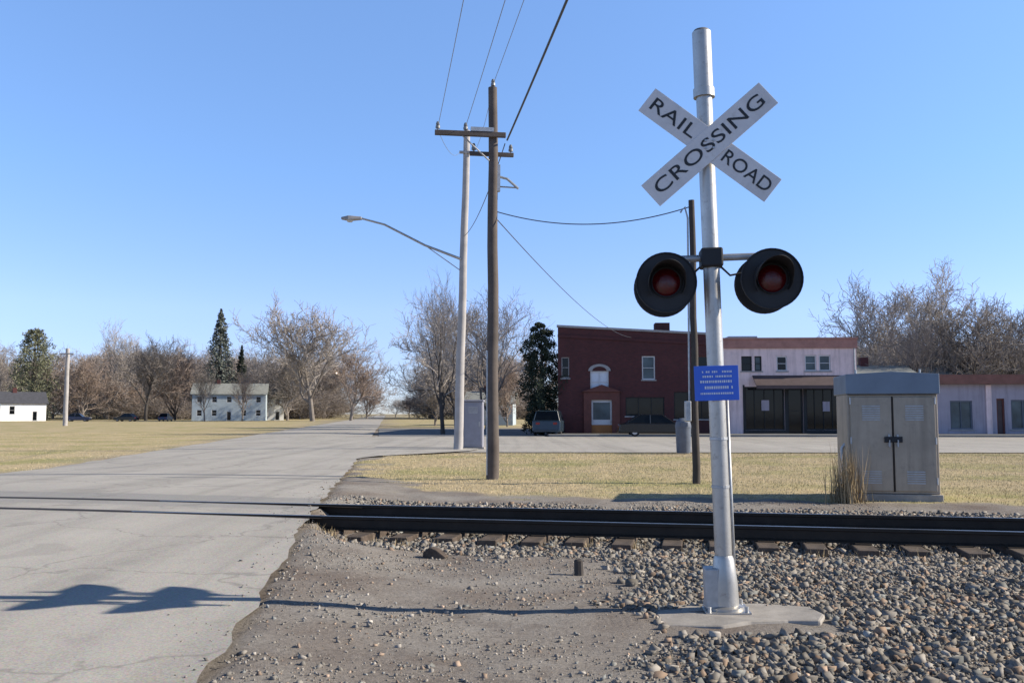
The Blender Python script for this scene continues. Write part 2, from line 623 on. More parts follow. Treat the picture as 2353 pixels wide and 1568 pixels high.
asp = mix(t, 1.0, asp, ramp(t, n2, [(0.3, 0.72), (0.5, 1.0), (0.7, 1.12)]), 'MULTIPLY')
asp = mix(t, ramp(t, n3, [(0.56, 0.0), (0.70, 0.35)]), asp, (0.24, 0.225, 0.21))
# traffic polish and grime run along the road; darker patched strip over the crossing
pos = t.nodes.new('ShaderNodeVectorMath'); pos.operation = 'DOT_PRODUCT'
t.links.new(oc, pos.inputs[0]); pos.inputs[1].default_value = (K, 1.0, 0)
ms = t.nodes.new('ShaderNodeMapping'); ms.inputs['Rotation'].default_value = (0, 0, -0.134); ms.inputs['Scale'].default_value = (1.5, 0.06, 1)
t.links.new(oc, ms.inputs['Vector'])
lane = noise(t, 1.0, 5, 0.6, ms.outputs[0])
asp = mix(t, 1.0, asp, ramp(t, lane, [(0.30, 0.80), (0.5, 1.0), (0.70, 1.08)]), 'MULTIPLY')
wob_ = noise(t, 1.6, 4, 0.6, oc)
ad = t.nodes.new('ShaderNodeMath'); ad.operation = 'MULTIPLY_ADD'
t.links.new(wob_, ad.inputs[0]); ad.inputs[1].default_value = 0.5; t.links.new(pos.outputs['Value'], ad.inputs[2])
mr = t.nodes.new('ShaderNodeMapRange'); mr.inputs[1].default_value = 10; mr.inputs[2].default_value = 18
t.links.new(ad.outputs[0], mr.inputs[0])
band = ramp(t, mr.outputs[0], [(0.335, 0.0), (0.35, 0.55), (0.50, 0.75), (0.56, 0.7), (0.575, 0.0)])
asp = mix(t, band, asp, (0.25, 0.245, 0.235))
agg = t.nodes.new('ShaderNodeTexVoronoi'); agg.inputs['Scale'].default_value = 90
t.links.new(oc, agg.inputs['Vector'])
asp = mix(t, 0.28, asp, agg.outputs['Color'], 'SOFT_LIGHT')
hs = t.nodes.new('ShaderNodeHueSaturation'); hs.inputs['Saturation'].default_value = 0.75
t.links.new(asp, hs.inputs['Color']); asp = hs.outputs['Color']
asp = mix(t, ramp(t, noise(t, 0.9, 3, 0.5, oc), [(0.62, 0.0), (0.65, 0.30)]), asp, (0.23, 0.22, 0.205))
# cracks: thin lines of a distorted cell pattern
vo = t.nodes.new('ShaderNodeTexVoronoi')
vo.feature = 'DISTANCE_TO_EDGE'
vo.inputs['Scale'].default_value = 0.42
wn = t.nodes.new('ShaderNodeTexNoise'); wn.inputs['Scale'].default_value = 1.3; wn.inputs['Detail'].default_value = 8
t.links.new(oc, wn.inputs['Vector'])
vm = t.nodes.new('ShaderNodeVectorMath'); vm.operation = 'MULTIPLY_ADD'
t.links.new(wn.outputs['Color'], vm.inputs[0]); vm.inputs[1].default_value = (1.4, 1.4, 0); t.links.new(oc, vm.inputs[2])
t.links.new(vm.outputs[0], vo.inputs['Vector'])
asp = mix(t, ramp(t, vo.outputs['Distance'], [(0.0, 0.5), (0.012, 0.0)]), asp, (0.16, 0.15, 0.14))
t.links.new(asp, b.inputs['Base Color'])
b.inputs['Roughness'].default_value = 0.95
b.inputs['Specular IOR Level'].default_value = 0.2
bump(t, b, n2, 0.35, 0.006)
M['road'] = m
road = np_mesh('road', rv, RF, m)
tag(road, 'pale worn asphalt road running over the railway crossing', kind='structure')
for p in road.data.polygons:
    p.use_smooth = True

# main street (parallel to the shop fronts) and its shaded footway
FK = 0.05                                    # lean of the shop fronts
sm = MB()
sxs = np.linspace(-1.5, 400, 90)
vv = []
sm_y0 = lambda x: 36.9 - .02 * x
for i in range(len(sxs) - 1):
    a, c = sxs[i], sxs[i + 1]
    L = lambda x: edge_r(sm_y0(x)) if False else x
    sm.quad((a, sm_y0(a), 0.0), (c, sm_y0(c), 0.0), (c, 62.0 - FK * c, 0.0), (a, 62.0 - FK * a, 0.0))
st = sm.build('main_street', M['road'])
tag(st, 'pale main street in front of the shops', kind='structure')
ap = MB()
ap.quad((-6.8, 36.6, -0.004), (-1.5, 36.93, -0.004), (-1.5, 62.07, -0.004), (-9.2, 62.5, -0.004))
tag(ap.build('street_apron', M['road']), 'asphalt corner where the crossing road meets the main street', kind='structure')
M['sidewalk'] = plain('grey_footway_concrete', (0.17, 0.17, 0.17), 0.9, 0, 0.2, 1.2, 0.2, 30)
sw = MB()
sw.prism([(2.5, -.05), (400, -.05), (400, .13), (2.5, .13)], 0, 4.0)
for i, p in enumerate(sw.v):
    sw.v[i] = (p[0], 62.02 - FK * p[0] + p[1], p[2])
tag(sw.build('footway', M['sidewalk']), 'grey footway along the shop fronts', kind='structure')
lot = MB()
lot.quad((-9.0, 62.55, -0.008), (2.5, 62.0, -0.008), (2.5, 96, -0.008), (-13.8, 96, -0.008))
tag(lot.build('side_lot', M['sidewalk']), 'grey side lot left of the brick building', kind='structure')

# ---------------------------------------------------------------- railway track
RT = empty('railway_track', (0, T_MID, 0), (0, 0, -math.atan(K)),
           'single rusty railway track crossing the road in front of the lawn', 'railway track')
# local x along the rails; gauge half
GH = (T_FAR - T_NEAR) / 2 * math.cos(math.atan(K))
prof = [(-.07, 0), (.07, 0), (.07, .012), (.012, .03), (.012, .125), (.036, .135), (.036, .17), (-.036, .17), (-.036, .135), (-.012, .125), (-.012, .03), (-.07, .012)]
for s in (-1, 1):
    rb = MB()
    n = len(prof)
    x0, x1 = -45, 60
    vs = [(x0, s * GH + y, z + .03) for y, z in prof] + [(x1, s * GH + y, z + .03) for y, z in prof]
    fs = [(i, i + n, (i + 1) % n + n, (i + 1) % n) for i in range(n)] + [tuple(range(n)), tuple(reversed(range(n, 2 * n)))]
    rb.add(vs, fs)
    rb.mi[6] = 1
    rail = rb.build('rail', [M['rust'], M['railhead']], RT)
    fl = MB()
    for k in range(28):
        xx = -2.2 + k * .54
        fl.box(xx - .09, xx + .09, s * GH - .14, s * GH + .14, .024, .036)
    fl.build('tie_plates', M['rust'], RT)['kind'] = 'stuff'
tb = MB().box(-.115, .115, -1.32, 1.32, -.16, .026)
tie0 = None
for k in range(34):
    x = -2.75 + k * .54
    if tie0 is None:
        o = tie0 = tb.build('railway_tie', M['tie'], RT, bevel=.012)
    else:
        o = tie0.copy()
        col.objects.link(o)
        o.parent = RT
    o.location = (x + random.uniform(-.03, .03), random.uniform(-.05, .05), random.uniform(-.006, .004))
    o.rotation_euler = (0, 0, R(random.uniform(-1.5, 1.5)))
# flangeway: dark filled groove along each rail within the road
for s in (-1, 1):
    fb = MB()
    pts = np.linspace(-13.5, -2.35, 40)
    for i in range(len(pts) - 1):
        a, c = pts[i], pts[i + 1]
        q = []
        for x, y in ((a, s * GH - .10), (c, s * GH - .10), (c, s * GH + .10), (a, s * GH + .10)):
            ang = -math.atan(K)
            wx = x * math.cos(ang) - y * math.sin(ang)
            wy = x * math.sin(ang) + y * math.cos(ang) + T_MID
            er, el = float(edge_r(wy)), float(edge_l(wy))
            u = (wx - el) / (er - el)
            q.append((x, y, float(road_z(np.array(wx), np.array(wy))) + .03 * (1 - (2 * u - 1) ** 2) + .005))
        fb.quad(*q)
    fb.build('flangeway', M['rust'], RT)


# ---------------------------------------------------------------- loose stones
blk_v = np.array([(x, y, z) for x in (-1, 1) for y in (-1, 1) for z in (-1, 1)], float) * .62
blk_f = np.array([(0, 1, 3), (0, 3, 2), (4, 6, 7), (4, 7, 5), (0, 4, 5), (0, 5, 1), (2, 3, 7), (2, 7, 6), (0, 2, 6), (0, 6, 4), (1, 5, 7), (1, 7, 3)])


def stones(name, xy, size, cols, mat, sink=0.35):
    n = len(xy)
    base = blk_v[None] * (1 + rng.uniform(-.5, .42, (n, 8, 1))) + rng.normal(0, .16, (n, 8, 3))
    sc3 = size[:, None] * np.stack([rng.uniform(.75, 1.35, n), rng.uniform(.75, 1.35, n), rng.uniform(.55, .95, n)], 1)
    v = base * sc3[:, None, :]
    ax = rng.uniform(-1.2, 1.2, n); az = rng.uniform(0, 6.28, n)
    ca, sa = np.cos(ax)[:, None], np.sin(ax)[:, None]
    y, z = v[..., 1] * ca - v[..., 2] * sa, v[..., 1] * sa + v[..., 2] * ca
    cz, sz = np.cos(az)[:, None], np.sin(az)[:, None]
    x2, y2 = v[..., 0] * cz - y * sz, v[..., 0] * sz + y * cz
    gz = ground_z(xy[:, 0], xy[:, 1]) + size * (1 - 2 * sink) * .6
    P = np.stack([x2 + xy[:, :1], y2 + xy[:, 1:2], z + gz[:, None]], -1).reshape(-1, 3)
    Fc = (blk_f[None] + (np.arange(n) * 8)[:, None, None]).reshape(-1, 3)
    tint = np.repeat(cols, 8, 0) * rng.uniform(.88, 1.12, (n * 8, 1))
    return np_mesh(name, P, Fc, mat, {'tint': tint})


def scatter(n, x0, x1, y0, y1, maskf):
    x = rng.uniform(x0, x1, n); y = rng.uniform(y0, y1, n)
    keep = rng.uniform(0, 1, n) < maskf(x, y)
    keep &= (np.abs(x) / np.maximum(y, .1) < .72)
    return np.stack([x[keep], y[keep]], 1)


def off_track(x, y):
    t = y + K * x
    near_rail = np.minimum(np.abs(t - T_NEAR), np.abs(t - T_FAR)) < .08
    return ~near_rail


def bal_f(x, y):
    # fewer stones lie on the near ends of the ties
    ang = math.atan(K)
    lx_ = x * math.cos(ang) - (y - T_MID) * math.sin(ang)
    ly_ = x * math.sin(ang) + (y - T_MID) * math.cos(ang)
    on_tie = (np.abs((lx_ + 2.75 + .27) % .54 - .27) < .115) & (np.abs(ly_) < 1.32)
    return ballast_mask(x, y) * off_track(x, y) * np.where(on_tie, .05, 1.0)


def stone_cols(n, dark=False):
    v = np.clip(rng.lognormal(-1.74, .25, n), .08, .38)
    c = np.stack([v * 1.19, v * 1.09, v * .97], 1)
    br = rng.uniform(0, 1, n)
    c[br < .14] *= np.array([1.18, .95, .80])
    c[br > .90] *= np.array([.90, 1.0, 1.08])
    return c


xy = scatter(120000, -3, 12, 4.6, 16, bal_f)
tt = xy[:, 1] + K * xy[:, 0]
bsz = rng.lognormal(-3.92, .44, len(xy)).clip(.008, .046)
o = stones('ballast', xy, bsz, stone_cols(len(xy)), M['stone'])
tag(o, 'coarse grey crushed stone along the track and right verge', kind='stuff')
xy = scatter(170000, -3, 9, 4.6, 12, lambda x, y: bal_f(x, y) * (.35 + .65 * vnoise(x, y, 2.0, 41)))
gs_ = rng.lognormal(-5.0, .35, len(xy)).clip(.003, .014)
o = stones('grit', xy, gs_, stone_cols(len(xy)) * .95, M['pebble'])
tag(o, 'fine grey grit packed between the larger crushed stones', kind='stuff')
xy = scatter(60000, -3.5, 6, 4.6, 16, lambda x, y: np.clip((1 - ballast_mask(x, y)) * (1 - grass_mask(x, y)), 0, 1) * (x > edge_r(y) + .05) * np.clip(vnoise(x, y, 1.3, 21) * 1.5 - .2, .05, 1))
psz = rng.lognormal(-4.6, .45, len(xy)).clip(.004, .028)
pc = stone_cols(len(xy)) * 1.5 + .03
xy = xy[np.maximum(np.abs(xy[:, 0] - PADX) - .6, np.abs(xy[:, 1] - PADY) - .38) > 0]
psz = rng.lognormal(-5.05, .55, len(xy)).clip(.0025, .026)
pc = (stone_cols(len(xy)) * 1.05 + .02)
o = stones('pebbles', xy, psz, pc.clip(0, .5), M['pebble'])
tag(o, 'fine pale pebbles strewn over the gravel verge', kind='stuff')
# a few grains pushed onto the edge of the road
xy = np.stack([rng.uniform(-4.5, -1.2, 5000), rng.uniform(4.6, 20, 5000)], 1)
dd = edge_r(xy[:, 1]) - xy[:, 0]
xy = xy[(dd > .03) & (rng.uniform(0, 1, 5000) < np.exp(-np.abs(dd) / .22))]
eg = stones('road_edge_grit', xy, rng.lognormal(-5.0, .5, len(xy)).clip(.003, .018), stone_cols(len(xy)) * 1.0, M['pebble'])
# lift the grains from the soil level onto the road surface
co = np.empty(len(eg.data.vertices) * 3, np.float32); eg.data.vertices.foreach_get('co', co)
co = co.reshape(-1, 3)
lift = np.repeat(road_z(xy[:, 0], xy[:, 1]) - ground_z(xy[:, 0], xy[:, 1]) + .002, 8)
co[:, 2] += lift
eg.data.vertices.foreach_set('co', co.ravel()); eg.data.update()
tag(eg, 'loose grit strewn along the broken edge of the road', kind='stuff')


# ---------------------------------------------------------------- grass blades
def blades(name, xy, h0, h1, wd, cols, mat, gz=None, lean=.6):
    n = len(xy)
    h = rng.uniform(h0, h1, n); a = rng.uniform(0, 6.28, n); l = rng.uniform(.1, lean, n) * h; a2 = rng.uniform(0, 6.28, n)
    z = ground_z(xy[:, 0], xy[:, 1]) - .004 if gz is None else gz
    dx, dy = np.cos(a) * wd, np.sin(a) * wd
    P = np.stack([np.stack([xy[:, 0] - dx, xy[:, 1] - dy, z], 1), np.stack([xy[:, 0] + dx, xy[:, 1] + dy, z], 1),
                  np.stack([xy[:, 0] + np.cos(a2) * l, xy[:, 1] + np.sin(a2) * l, z + h], 1)], 1).reshape(-1, 3)
    Fc = np.arange(n * 3).reshape(-1, 3)
    return np_mesh(name, P, Fc, mat, {'tint': np.repeat(cols, 3, 0)})


def grass_cols(xy):
    n = len(xy)
    g_ = np.clip(vnoise(xy[:, 0], xy[:, 1], .5, 31) * 1.3 - .35 + rng.uniform(-.25, .25, n), 0, 1)[:, None]
    c = np.array([.56, .455, .29]) * (1 - g_) + np.array([.35, .315, .16]) * g_
    return c * rng.uniform(.75, 1.15, (n, 1))


a_ = scatter(150000, -9, 24, 14, 37, grass_mask)
b_ = scatter(60000, -45, -10, 20, 75, grass_mask)
xy = np.concatenate([a_, b_])
tag(blades('lawn_grass', xy, .02, .06, .006, grass_cols(xy), M['grass']), 'short dry tan grass beyond the track and left of the road', kind='stuff')

# ---------------------------------------------------------------- crossing signal
base = ground_at(1667, 1404, 0.0)
CS = empty('crossing_signal', (base.x, base.y, 0.0), (0, R(-1.4), R(-5.0)),
           'aluminium railway crossing mast with white crossbuck and four unlit red flashers', 'crossing signal')
D0 = base.y


def hz(y):
    return at(1660, y, D0).z


pm = MB().tube([(0, 0, .28), (0, 0, hz(205))], [.066, .064], 20)
pm.build('mast', M['alu'], CS, smooth='auto')
mt = MB()
zt0, zt1 = hz(218), hz(74)
mt.lathe([(.064, zt0 - .02), (.086, zt0 - .02), (.086, zt0 + .05), (.076, zt0 + .055), (.076, zt1), (.060, zt1 + .02), (0.0001, zt1 + .025)], 20)
mt.build('mast_extension', M['alu'], CS, smooth='auto')
for dx_, dz_ in ((-.03, .03), (.03, -.03), (-.03, -.03), (.03, .03)):
    MB().lathe([(.0001, -.122), (.010, -.121), (.011, -.112)], 6, 'y', (.012 + dx_, 0, hz(340) + dz_)).build('crossbuck_bolt', M['galv'], CS)
bs = MB()
bs.lathe([(.14, .02), (.14, .045), (.105, .055), (.10, .22), (.080, .40), (.068, .43)], 20)
bs.box(-.17, .17, -.17, .17, -.02, .024)
bs.build('mast_base', M['alu'], CS, smooth='auto')
jb = MB().box(-.155, -.05, -.08, .08, .03, .34)
jb.build('junction_box', M['galv'], CS, bevel=.012)
cd = MB().tube([(.078, .01, .03), (.078, .01, hz(905))], .014, 8)
cd.build('conduit', M['galv'], CS, smooth=True)
for sx in (-1, 1):
    for sy in (-1, 1):
        MB().tube([(sx * .14, sy * .14, .02), (sx * .14, sy * .14, .065)], .014, 6).build('anchor_bolt', M['galv'], CS)
fd = MB()
pl = [(-.52, -.50), (-.1, -.56), (.12, -.44), (.40, -.36), (.62, -.40), (.70, -.2), (.66, .12), (.30, .24), (-.05, .20), (-.4, .26), (-.56, .05)]
nn = len(pl)
fd.add([(x, y, -.12) for x, y in pl] + [(x, y, .012 + .005 * ((i * 7) % 3)) for i, (x, y) in enumerate(pl)],
       [tuple(reversed(range(nn))), tuple(range(nn, 2 * nn))] + [(i, (i + 1) % nn, (i + 1) % nn + nn, i + nn) for i in range(nn)])
fdo = fd.build('foundation', M['concrete'], CS, bevel=.02)


def text_mesh(s, size, stretch=1.0, bold=0.0, extrude=.0015):
    cu = bpy.data.curves.new('lettering', 'FONT')
    cu.body = s
    cu.size = size
    cu.align_x = 'CENTER'
    cu.align_y = 'CENTER'
    cu.extrude = extrude
    cu.offset = bold
    cu.space_character = 1.05
    ob = bpy.data.objects.new('lettering', cu)
    col.objects.link(ob)
    dg = bpy.context.evaluated_depsgraph_get()
    dg.update()
    me = bpy.data.meshes.new_from_object(ob.evaluated_get(dg))
    bpy.data.objects.remove(ob)
    for v in me.vertices:
        v.co.x *= stretch
    return me


def put_text(s, size, parent, mat, loc, rot, width=None, bold=.0005):
    me = text_mesh(s, size, 1.0, bold)
    if width:
        xs = [v.co.x for v in me.vertices]
        k = width / (max(xs) - min(xs))
        for v in me.vertices:
            v.co.x *= k
    me.materials.clear()
    me.materials.append(mat)
    o = bpy.data.objects.new('lettering', me)
    col.objects.link(o)
    o.parent = parent
    o.location = loc
    o.rotation_euler = rot
    return o


CBZ = hz(340)
BL, BW = 1.235, .225
for k, (ang, yy, word) in enumerate(((-39.5, -.100, 'RAIL ROAD'), (39.5, -.108, 'CROSSING'))):
    bm_ = MB()
    c_ = .012
    bm_.box(-BL / 2, BL / 2, -.003, .003, -BW / 2, BW / 2)
    bl = bm_.build('crossbuck_blade', M['white_sheet'], CS, bevel=.002)
    bl.location = (.012, yy, CBZ)
    bl.rotation_euler = (0, R(-ang), 0)
    if k == 0:
        put_text('RAIL', .155, bl, M['letter_black'], (-.36, -.0046, 0), (R(90), 0, 0), .42)
        put_text('ROAD', .155, bl, M['letter_black'], (.36, -.0046, 0), (R(90), 0, 0), .44)
    else:
        put_text('CROSSING', .155, bl, M['letter_black'], (0, -.0046, 0), (R(90), 0, 0), 1.10)
br = MB()
for dz in (-.07, .07):
    br.box(-.09, .09, -.095, -.06, CBZ + dz - .02, CBZ + dz + .02)
br.tube([(-.075, -.066, CBZ), (.075, -.066, CBZ)], .02, 8)
br.build('crossbuck_bracket', M['galv'], CS)

AZ, LZ = hz(592), hz(651)
arm = MB()
arm.tube([(-.42, 0, AZ), (.42, 0, AZ)], .028, 12)
arm.build('crossarm', M['galv'], CS, smooth='auto')
cb = MB().box(-.085, .085, -.10, .10, AZ - .08, AZ + .07)
cb.build('crossarm_box', M['flasher_black'], CS, bevel=.015)


def flasher(x, s):
    """s=-1 faces the viewer, +1 faces away"""
    y0 = s * .165
    f = empty('flasher', (x, y0, LZ))
    f.parent = CS
    f.rotation_euler = (0, 0, 0 if s < 0 else math.pi)
    b1 = MB()
    # dished background with rolled rim, open in the middle for the lamp
    b1.lathe([(.02, .012), (.228, .012), (.237, .004), (.237, -.014), (.228, -.014), (.225, -.002), (.10, -.002)], 40, 'y')
    b1.build('background', M['flasher_black'], f, smooth='auto')
    h = MB()
    h.lathe([(.03, .15), (.10, .13), (.118, .02), (.118, -.03)], 28, 'y')
    h.build('housing', M['flasher_black'], f, smooth='auto')
    ln = MB()
    ln.lathe([(.0001, -.034), (.05, -.031), (.085, -.022), (.107, -.004)], 28, 'y')
    ln.build('lens', M['lens_red'], f, smooth=True)
    hd = MB()
    n = 26
    vs, fs = [], []
    for i in range(n + 1):
        a = R(-38) + R(256) * i / n
        cut = 0.10 + 0.22 * max(0, math.sin(R(-8) + (a))) ** .7 if math.sin(a) > 0 else .10 + .06 * math.sin(a)
        for r_ in (.142, .137):
            vs.append((r_ * math.cos(a), -.0, r_ * math.sin(a)))
            vs.append((r_ * 1.03 * math.cos(a), -cut, r_ * 1.03 * math.sin(a) - .012))
    for i in range(n):
        p = i * 4
        q = p + 4
        fs += [(p, p + 1, q + 1, q), (p + 2, q + 2, q + 3, p + 3), (p + 1, p + 3, q + 3, q + 1)]
    hd.add(vs, fs)
    hd.build('hood', M['flasher_black'], f, smooth='auto')
    bk = MB()
    bk.tube([(0, .10, 0), (0, .165, .0), (0, .165, AZ - LZ)], .022, 10)
    bk.build('bracket', M['galv'], f, smooth='auto')
    return f


for x in (-.372, .436):
    for s in (-1, 1):
        flasher(x, s)
for sx in (-1, 1):
    x1 = -.372 if sx < 0 else .436
    cbl = MB()
    cbl.tube([(sx * .07, .06, AZ - .05), (sx * .16, .10, AZ - .13), (x1 * .75, .12, AZ - .10), (x1 - sx * .03, .10, LZ + .02)], .009, 6)
    cbl.build('cable', M['letter_black'], CS, smooth=True)
band_ = MB()
for zz_ in (hz(905), hz(1010), hz(1120)):
    band_.lathe([(.0665, zz_), (.070, zz_ + .002), (.070, zz_ + .022), (.0665, zz_ + .024)], 18)
band_.build('strap', M['galv'], CS)['kind'] = 'stuff'
sz_ = hz(880)
sp_ = MB().box(-.170, .170, -.002, .002, -.135, .135)
spo = sp_.build('sign_panel', M['sign_blue'], CS, bevel=.002)
spo.location = (-.008, -.082, sz_)
for r_, (z, h) in enumerate(((.088, .020), (.052, .020), (.012, .026), (-.034, .030), (-.080, .020))):
    sl = MB()
    x = -.125 + (.02 if r_ % 2 else 0)
    while x < .115:
        ww = random.uniform(.008, .016)
        if random.random() > .15:
            sl.box(x, x + ww * .8, -.0045, -.0022, z - h * .36, z + h * .36)
        x += ww + .004
    sl.build('lettering', M['letter_white'], spo)
MB().box(-.03, .03, -.080, -.05, sz_ - .09, sz_ + .09).build('sign_bracket', M['galv'], CS)

# ---------------------------------------------------------------- equipment cabinet
cf = ground_at(2056, 1150, 0.0)
CA = math.atan(K)
CB = empty('equipment_cabinet', (cf.x, cf.y, 0), (0, 0, -CA),
           'tall grey metal signal equipment cabinet with double doors beside the track', 'cabinet')
ppm = FP / cf.y
CW = 196 / ppm
CZ1 = at(2050, 905, cf.y).z
CZ2 = at(2050, 853, cf.y).z
MB().box(-CW / 2, CW / 2, .02, 1.30, .12, CZ1).build('body', M['cabinet'], CB, bevel=.015)
MB().box(-CW / 2 - .04, CW / 2 + .04, -.03, 1.34, -.06, .118).build('plinth', M['concrete'], CB, bevel=.02)
for sx in (-1, 1):
    MB().tube([(sx * CW * .36, .3, CZ2 - .06), (sx * CW * .36, .3, CZ2 + .05)], .016, 8).build('lifting_eye', M['galv'], CB)
rf = MB()
rf.prism([(-CW / 2 - .025, CZ1 + .002), (CW / 2 + .025, CZ1 + .002), (CW / 2 + .025, CZ2 - .045), (0, CZ2), (-CW / 2 - .025, CZ2 - .045)], -.07, 1.42)
rf.build('roof', M['cabinet_roof'], CB, bevel=.012)
for s in (-1, 1):
    x0, x1 = (-CW / 2 + .05, -.014) if s < 0 else (.014, CW / 2 - .05)
    d_ = MB().box(x0, x1, -.012, .016, .17, CZ1 - .05)
    dr = d_.build('door', M['cabinet'], CB, bevel=.008)
    hb = MB()
    hx = -.07 if s < 0 else .07
    hb.box(hx - .018, hx + .018, -.035, -.0125, .95, 1.16)
    hb.tube([(hx, -.035, 1.06), (hx, -.07, 1.06), (hx, -.07, .94)], .010, 8)
    hb.build('handle', M['galv'], dr, bevel=.003)
    vb = MB()
    cx = (x0 + x1) / 2
    for i in range(7):
        vb.box(cx - .15, cx + .15, -.022, -.0125, CZ1 - .46 + i * .04, CZ1 - .44 + i * .04)
    vb2 = MB()
    for i in range(6):
        vb2.box(cx - .15, cx + .15, -.022, -.0125, .30 + i * .04, .32 + i * .04)
    vb2.build('vent', M['galv'], dr)
    vb.build('vent', M['galv'], dr)
    hx2 = x0 if s < 0 else x1
    for z in (.35, 1.05, 1.75):
        MB().tube([(hx2, -.016, z - .06), (hx2, -.016, z + .06)], .014, 8).build('hinge', M['galv'], dr)
MB().box(-.012, .012, -.018, .017, .16, CZ1 - .04).build('door_strip', M['rust'], CB)
MB().box(-.15, .15, -.045, -.0185, 1.02, 1.12).build('latch', M['flasher_black'], CB, bevel=.006)
MB().tube([(-CW / 2 - .04, .45, .0), (-CW / 2 - .04, .45, .9), (-CW / 2 + .02, .45, .98)], .03, 8).build('conduit', M['galv'], CB, smooth='auto')
# dead weeds against the cabinet
wx = ground_at(1922, 1147, 0)
nW = 260
xyw = np.stack([wx.x + rng.normal(0, .13, nW), wx.y - .50 + rng.normal(0, .10, nW)], 1)
wc = np.array([.36, .275, .165]) * rng.uniform(.55, 1.2, (nW, 1))
wo_ = blades('weed_clump', xyw, .35, 1.1, .010, wc, M['weed'], gz=np.full(nW, -.01), lean=.25)
tag(wo_, 'tall clump of dead brown weeds against the cabinet side', 'weeds')

tw_ = []
for k in range(70):
    lx0, ly0 = rng.uniform(-2.5, 10), rng.uniform(-1.9, -1.15) if k % 3 else rng.uniform(1.3, 2.2)
    ang = -math.atan(K)
    cx0, cy0 = lx0 * math.cos(ang) - ly0 * math.sin(ang), lx0 * math.sin(ang) + ly0 * math.cos(ang) + T_MID
    m_ = int(rng.uniform(8, 26))
    tw_.append(np.stack([cx0 + rng.normal(0, .07, m_), cy0 + rng.normal(0, .05, m_)], 1))
tw_ = np.concatenate(tw_)
tag(blades('dry_weeds', tw_, .04, .13, .005, np.array([.42, .33, .20]) * rng.uniform(.6, 1.15, (len(tw_), 1)), M['weed'], lean=.9), 'sparse dry weeds at the ends of the ties', kind='stuff')

# ---------------------------------------------------------------- debris on the gravel
def stub(px, py, h, r_, lab, tilt):
    p = ground_at(px, py, 0)
    z0 = float(ground_z(np.array(p.x), np.array(p.y)))
    t_ = MB()
    t_.lathe([(r_ * 1.05, -.05), (r_, h * .5), (r_ * .96, h), (r_ * .6, h + .012), (.0001, h + .008)], 9)
    o = t_.build('stub_post', M['pole_dark'], smooth='auto')
    o.location = (p.x, p.y, z0)
    o.rotation_euler = (R(tilt), R(-tilt), .3)
    return tag(o, lab, 'stub post')


stub(1330, 1319, .145, .045, 'short dark stub post in the gravel left of the mast', 3)
p = ground_at(1000, 1279, 0)
ch = MB()
prof_ = [(-.13, 0), (.10, 0), (.14, .03), (.03, .10), (-.04, .125), (-.12, .07)]
ch.prism(prof_, -.06, .06)
o = ch.build('wood_chunk', M['tie'], bevel=.012)
o.location = (p.x, p.y, float(ground_z(np.array(p.x), np.array(p.y))) - .01)
o.rotation_euler = (0, 0, R(-18))
tag(o, 'dark broken chunk of wooden tie lying on the pale gravel', 'wood chunk')

# ---------------------------------------------------------------- poles and wires
def pole_mesh(h, r0, r1, mat, parent, name='pole'):
    mb = MB()
    n = 10
    pts = [(0.012 * math.sin(i * 1.7), 0.012 * math.cos(i * 2.1), -.3 + (h + .3) * i / n) for i in range(n + 1)]
    mb.tube(pts, [r0 + (r1 - r0) * i / n for i in range(n + 1)], 14)
    return mb.build(name, mat, parent, smooth='auto')


def insul(mb, x, y, z, r_=.055, h=.16):
    mb.lathe([(.014, -.05), (.014, .0), (r_, .0), (r_, h * .35), (r_ * .7, h * .42), (r_ * .9, h * .6), (r_ * .5, h), (.0001, h)], 10, 'z', (x, y, z))


pb = ground_at(1131, 1100, 0)
PY = pb.y
UP = empty('utility_pole', (pb.x, pb.y, 0), (0, 0, R(8)), 'tall brown wooden utility pole on the lawn carrying a long crossarm', 'utility pole')
UH = at(1135, 202, PY).z
pole_mesh(UH, .150, .105, M['pole_wood'], UP)
a1 = at(1003, 314, PY); a2 = at(1160, 314, PY)
z1 = at(1131, 314, PY).z
arm1 = MB().box(a1.x - pb.x - .05, a2.x - pb.x, -.19, -.10, z1 - .06, z1 + .06)
arm1.build('crossarm', M['pole_wood'], UP, bevel=.01)
br1 = MB()
br1.tube([(-.75, -.145, z1 - .05), (-.10, -.10, z1 - .62)], .018, 6)
br1.box(-.55, .0, -.20, -.09, z1 + .062, z1 + .16)
br1.build('arm_brace', M['galv'], UP)
z2 = at(1131, 351, PY).z
arm2 = MB().box(-.55, .52, .10, .18, z2 - .05, z2 + .05)
arm2.build('crossarm', M['pole_wood'], UP, bevel=.01)
for x_, y_, z_ in ((at(1005, 300, PY).x - pb.x, -.145, z1 + .10), (at(1068, 300, PY).x - pb.x, -.145, z1 + .10), (0, 0, UH + .05), (.45, .14, z2 + .09), (-.45, .14, z2 + .09)):
    ib = MB()
    insul(ib, x_, y_, z_)
    ib.build('insulator', M['insulator'], UP, smooth='auto')
rk = MB()
z3 = at(1131, 400, PY).z
rk.box(.08, .17, -.07, .07, z3 - .42, z3 + .22)
rk.tube([(.12, 0, z3 - .05), (.34, -.05, z3 - .12), (.60, -.1, z3 - .36)], .030, 8)
rk.tube([(.13, 0, z3 - .30), (.58, -.1, z3 - .34)], .018, 8)
rk.build('bracket', M['galv'], UP)
gw = MB().tube([(-.13, -.05, .1), (-.13, -.05, 3.0)], .022, 8)
gw.build('ground_conduit', M['galv'], UP)

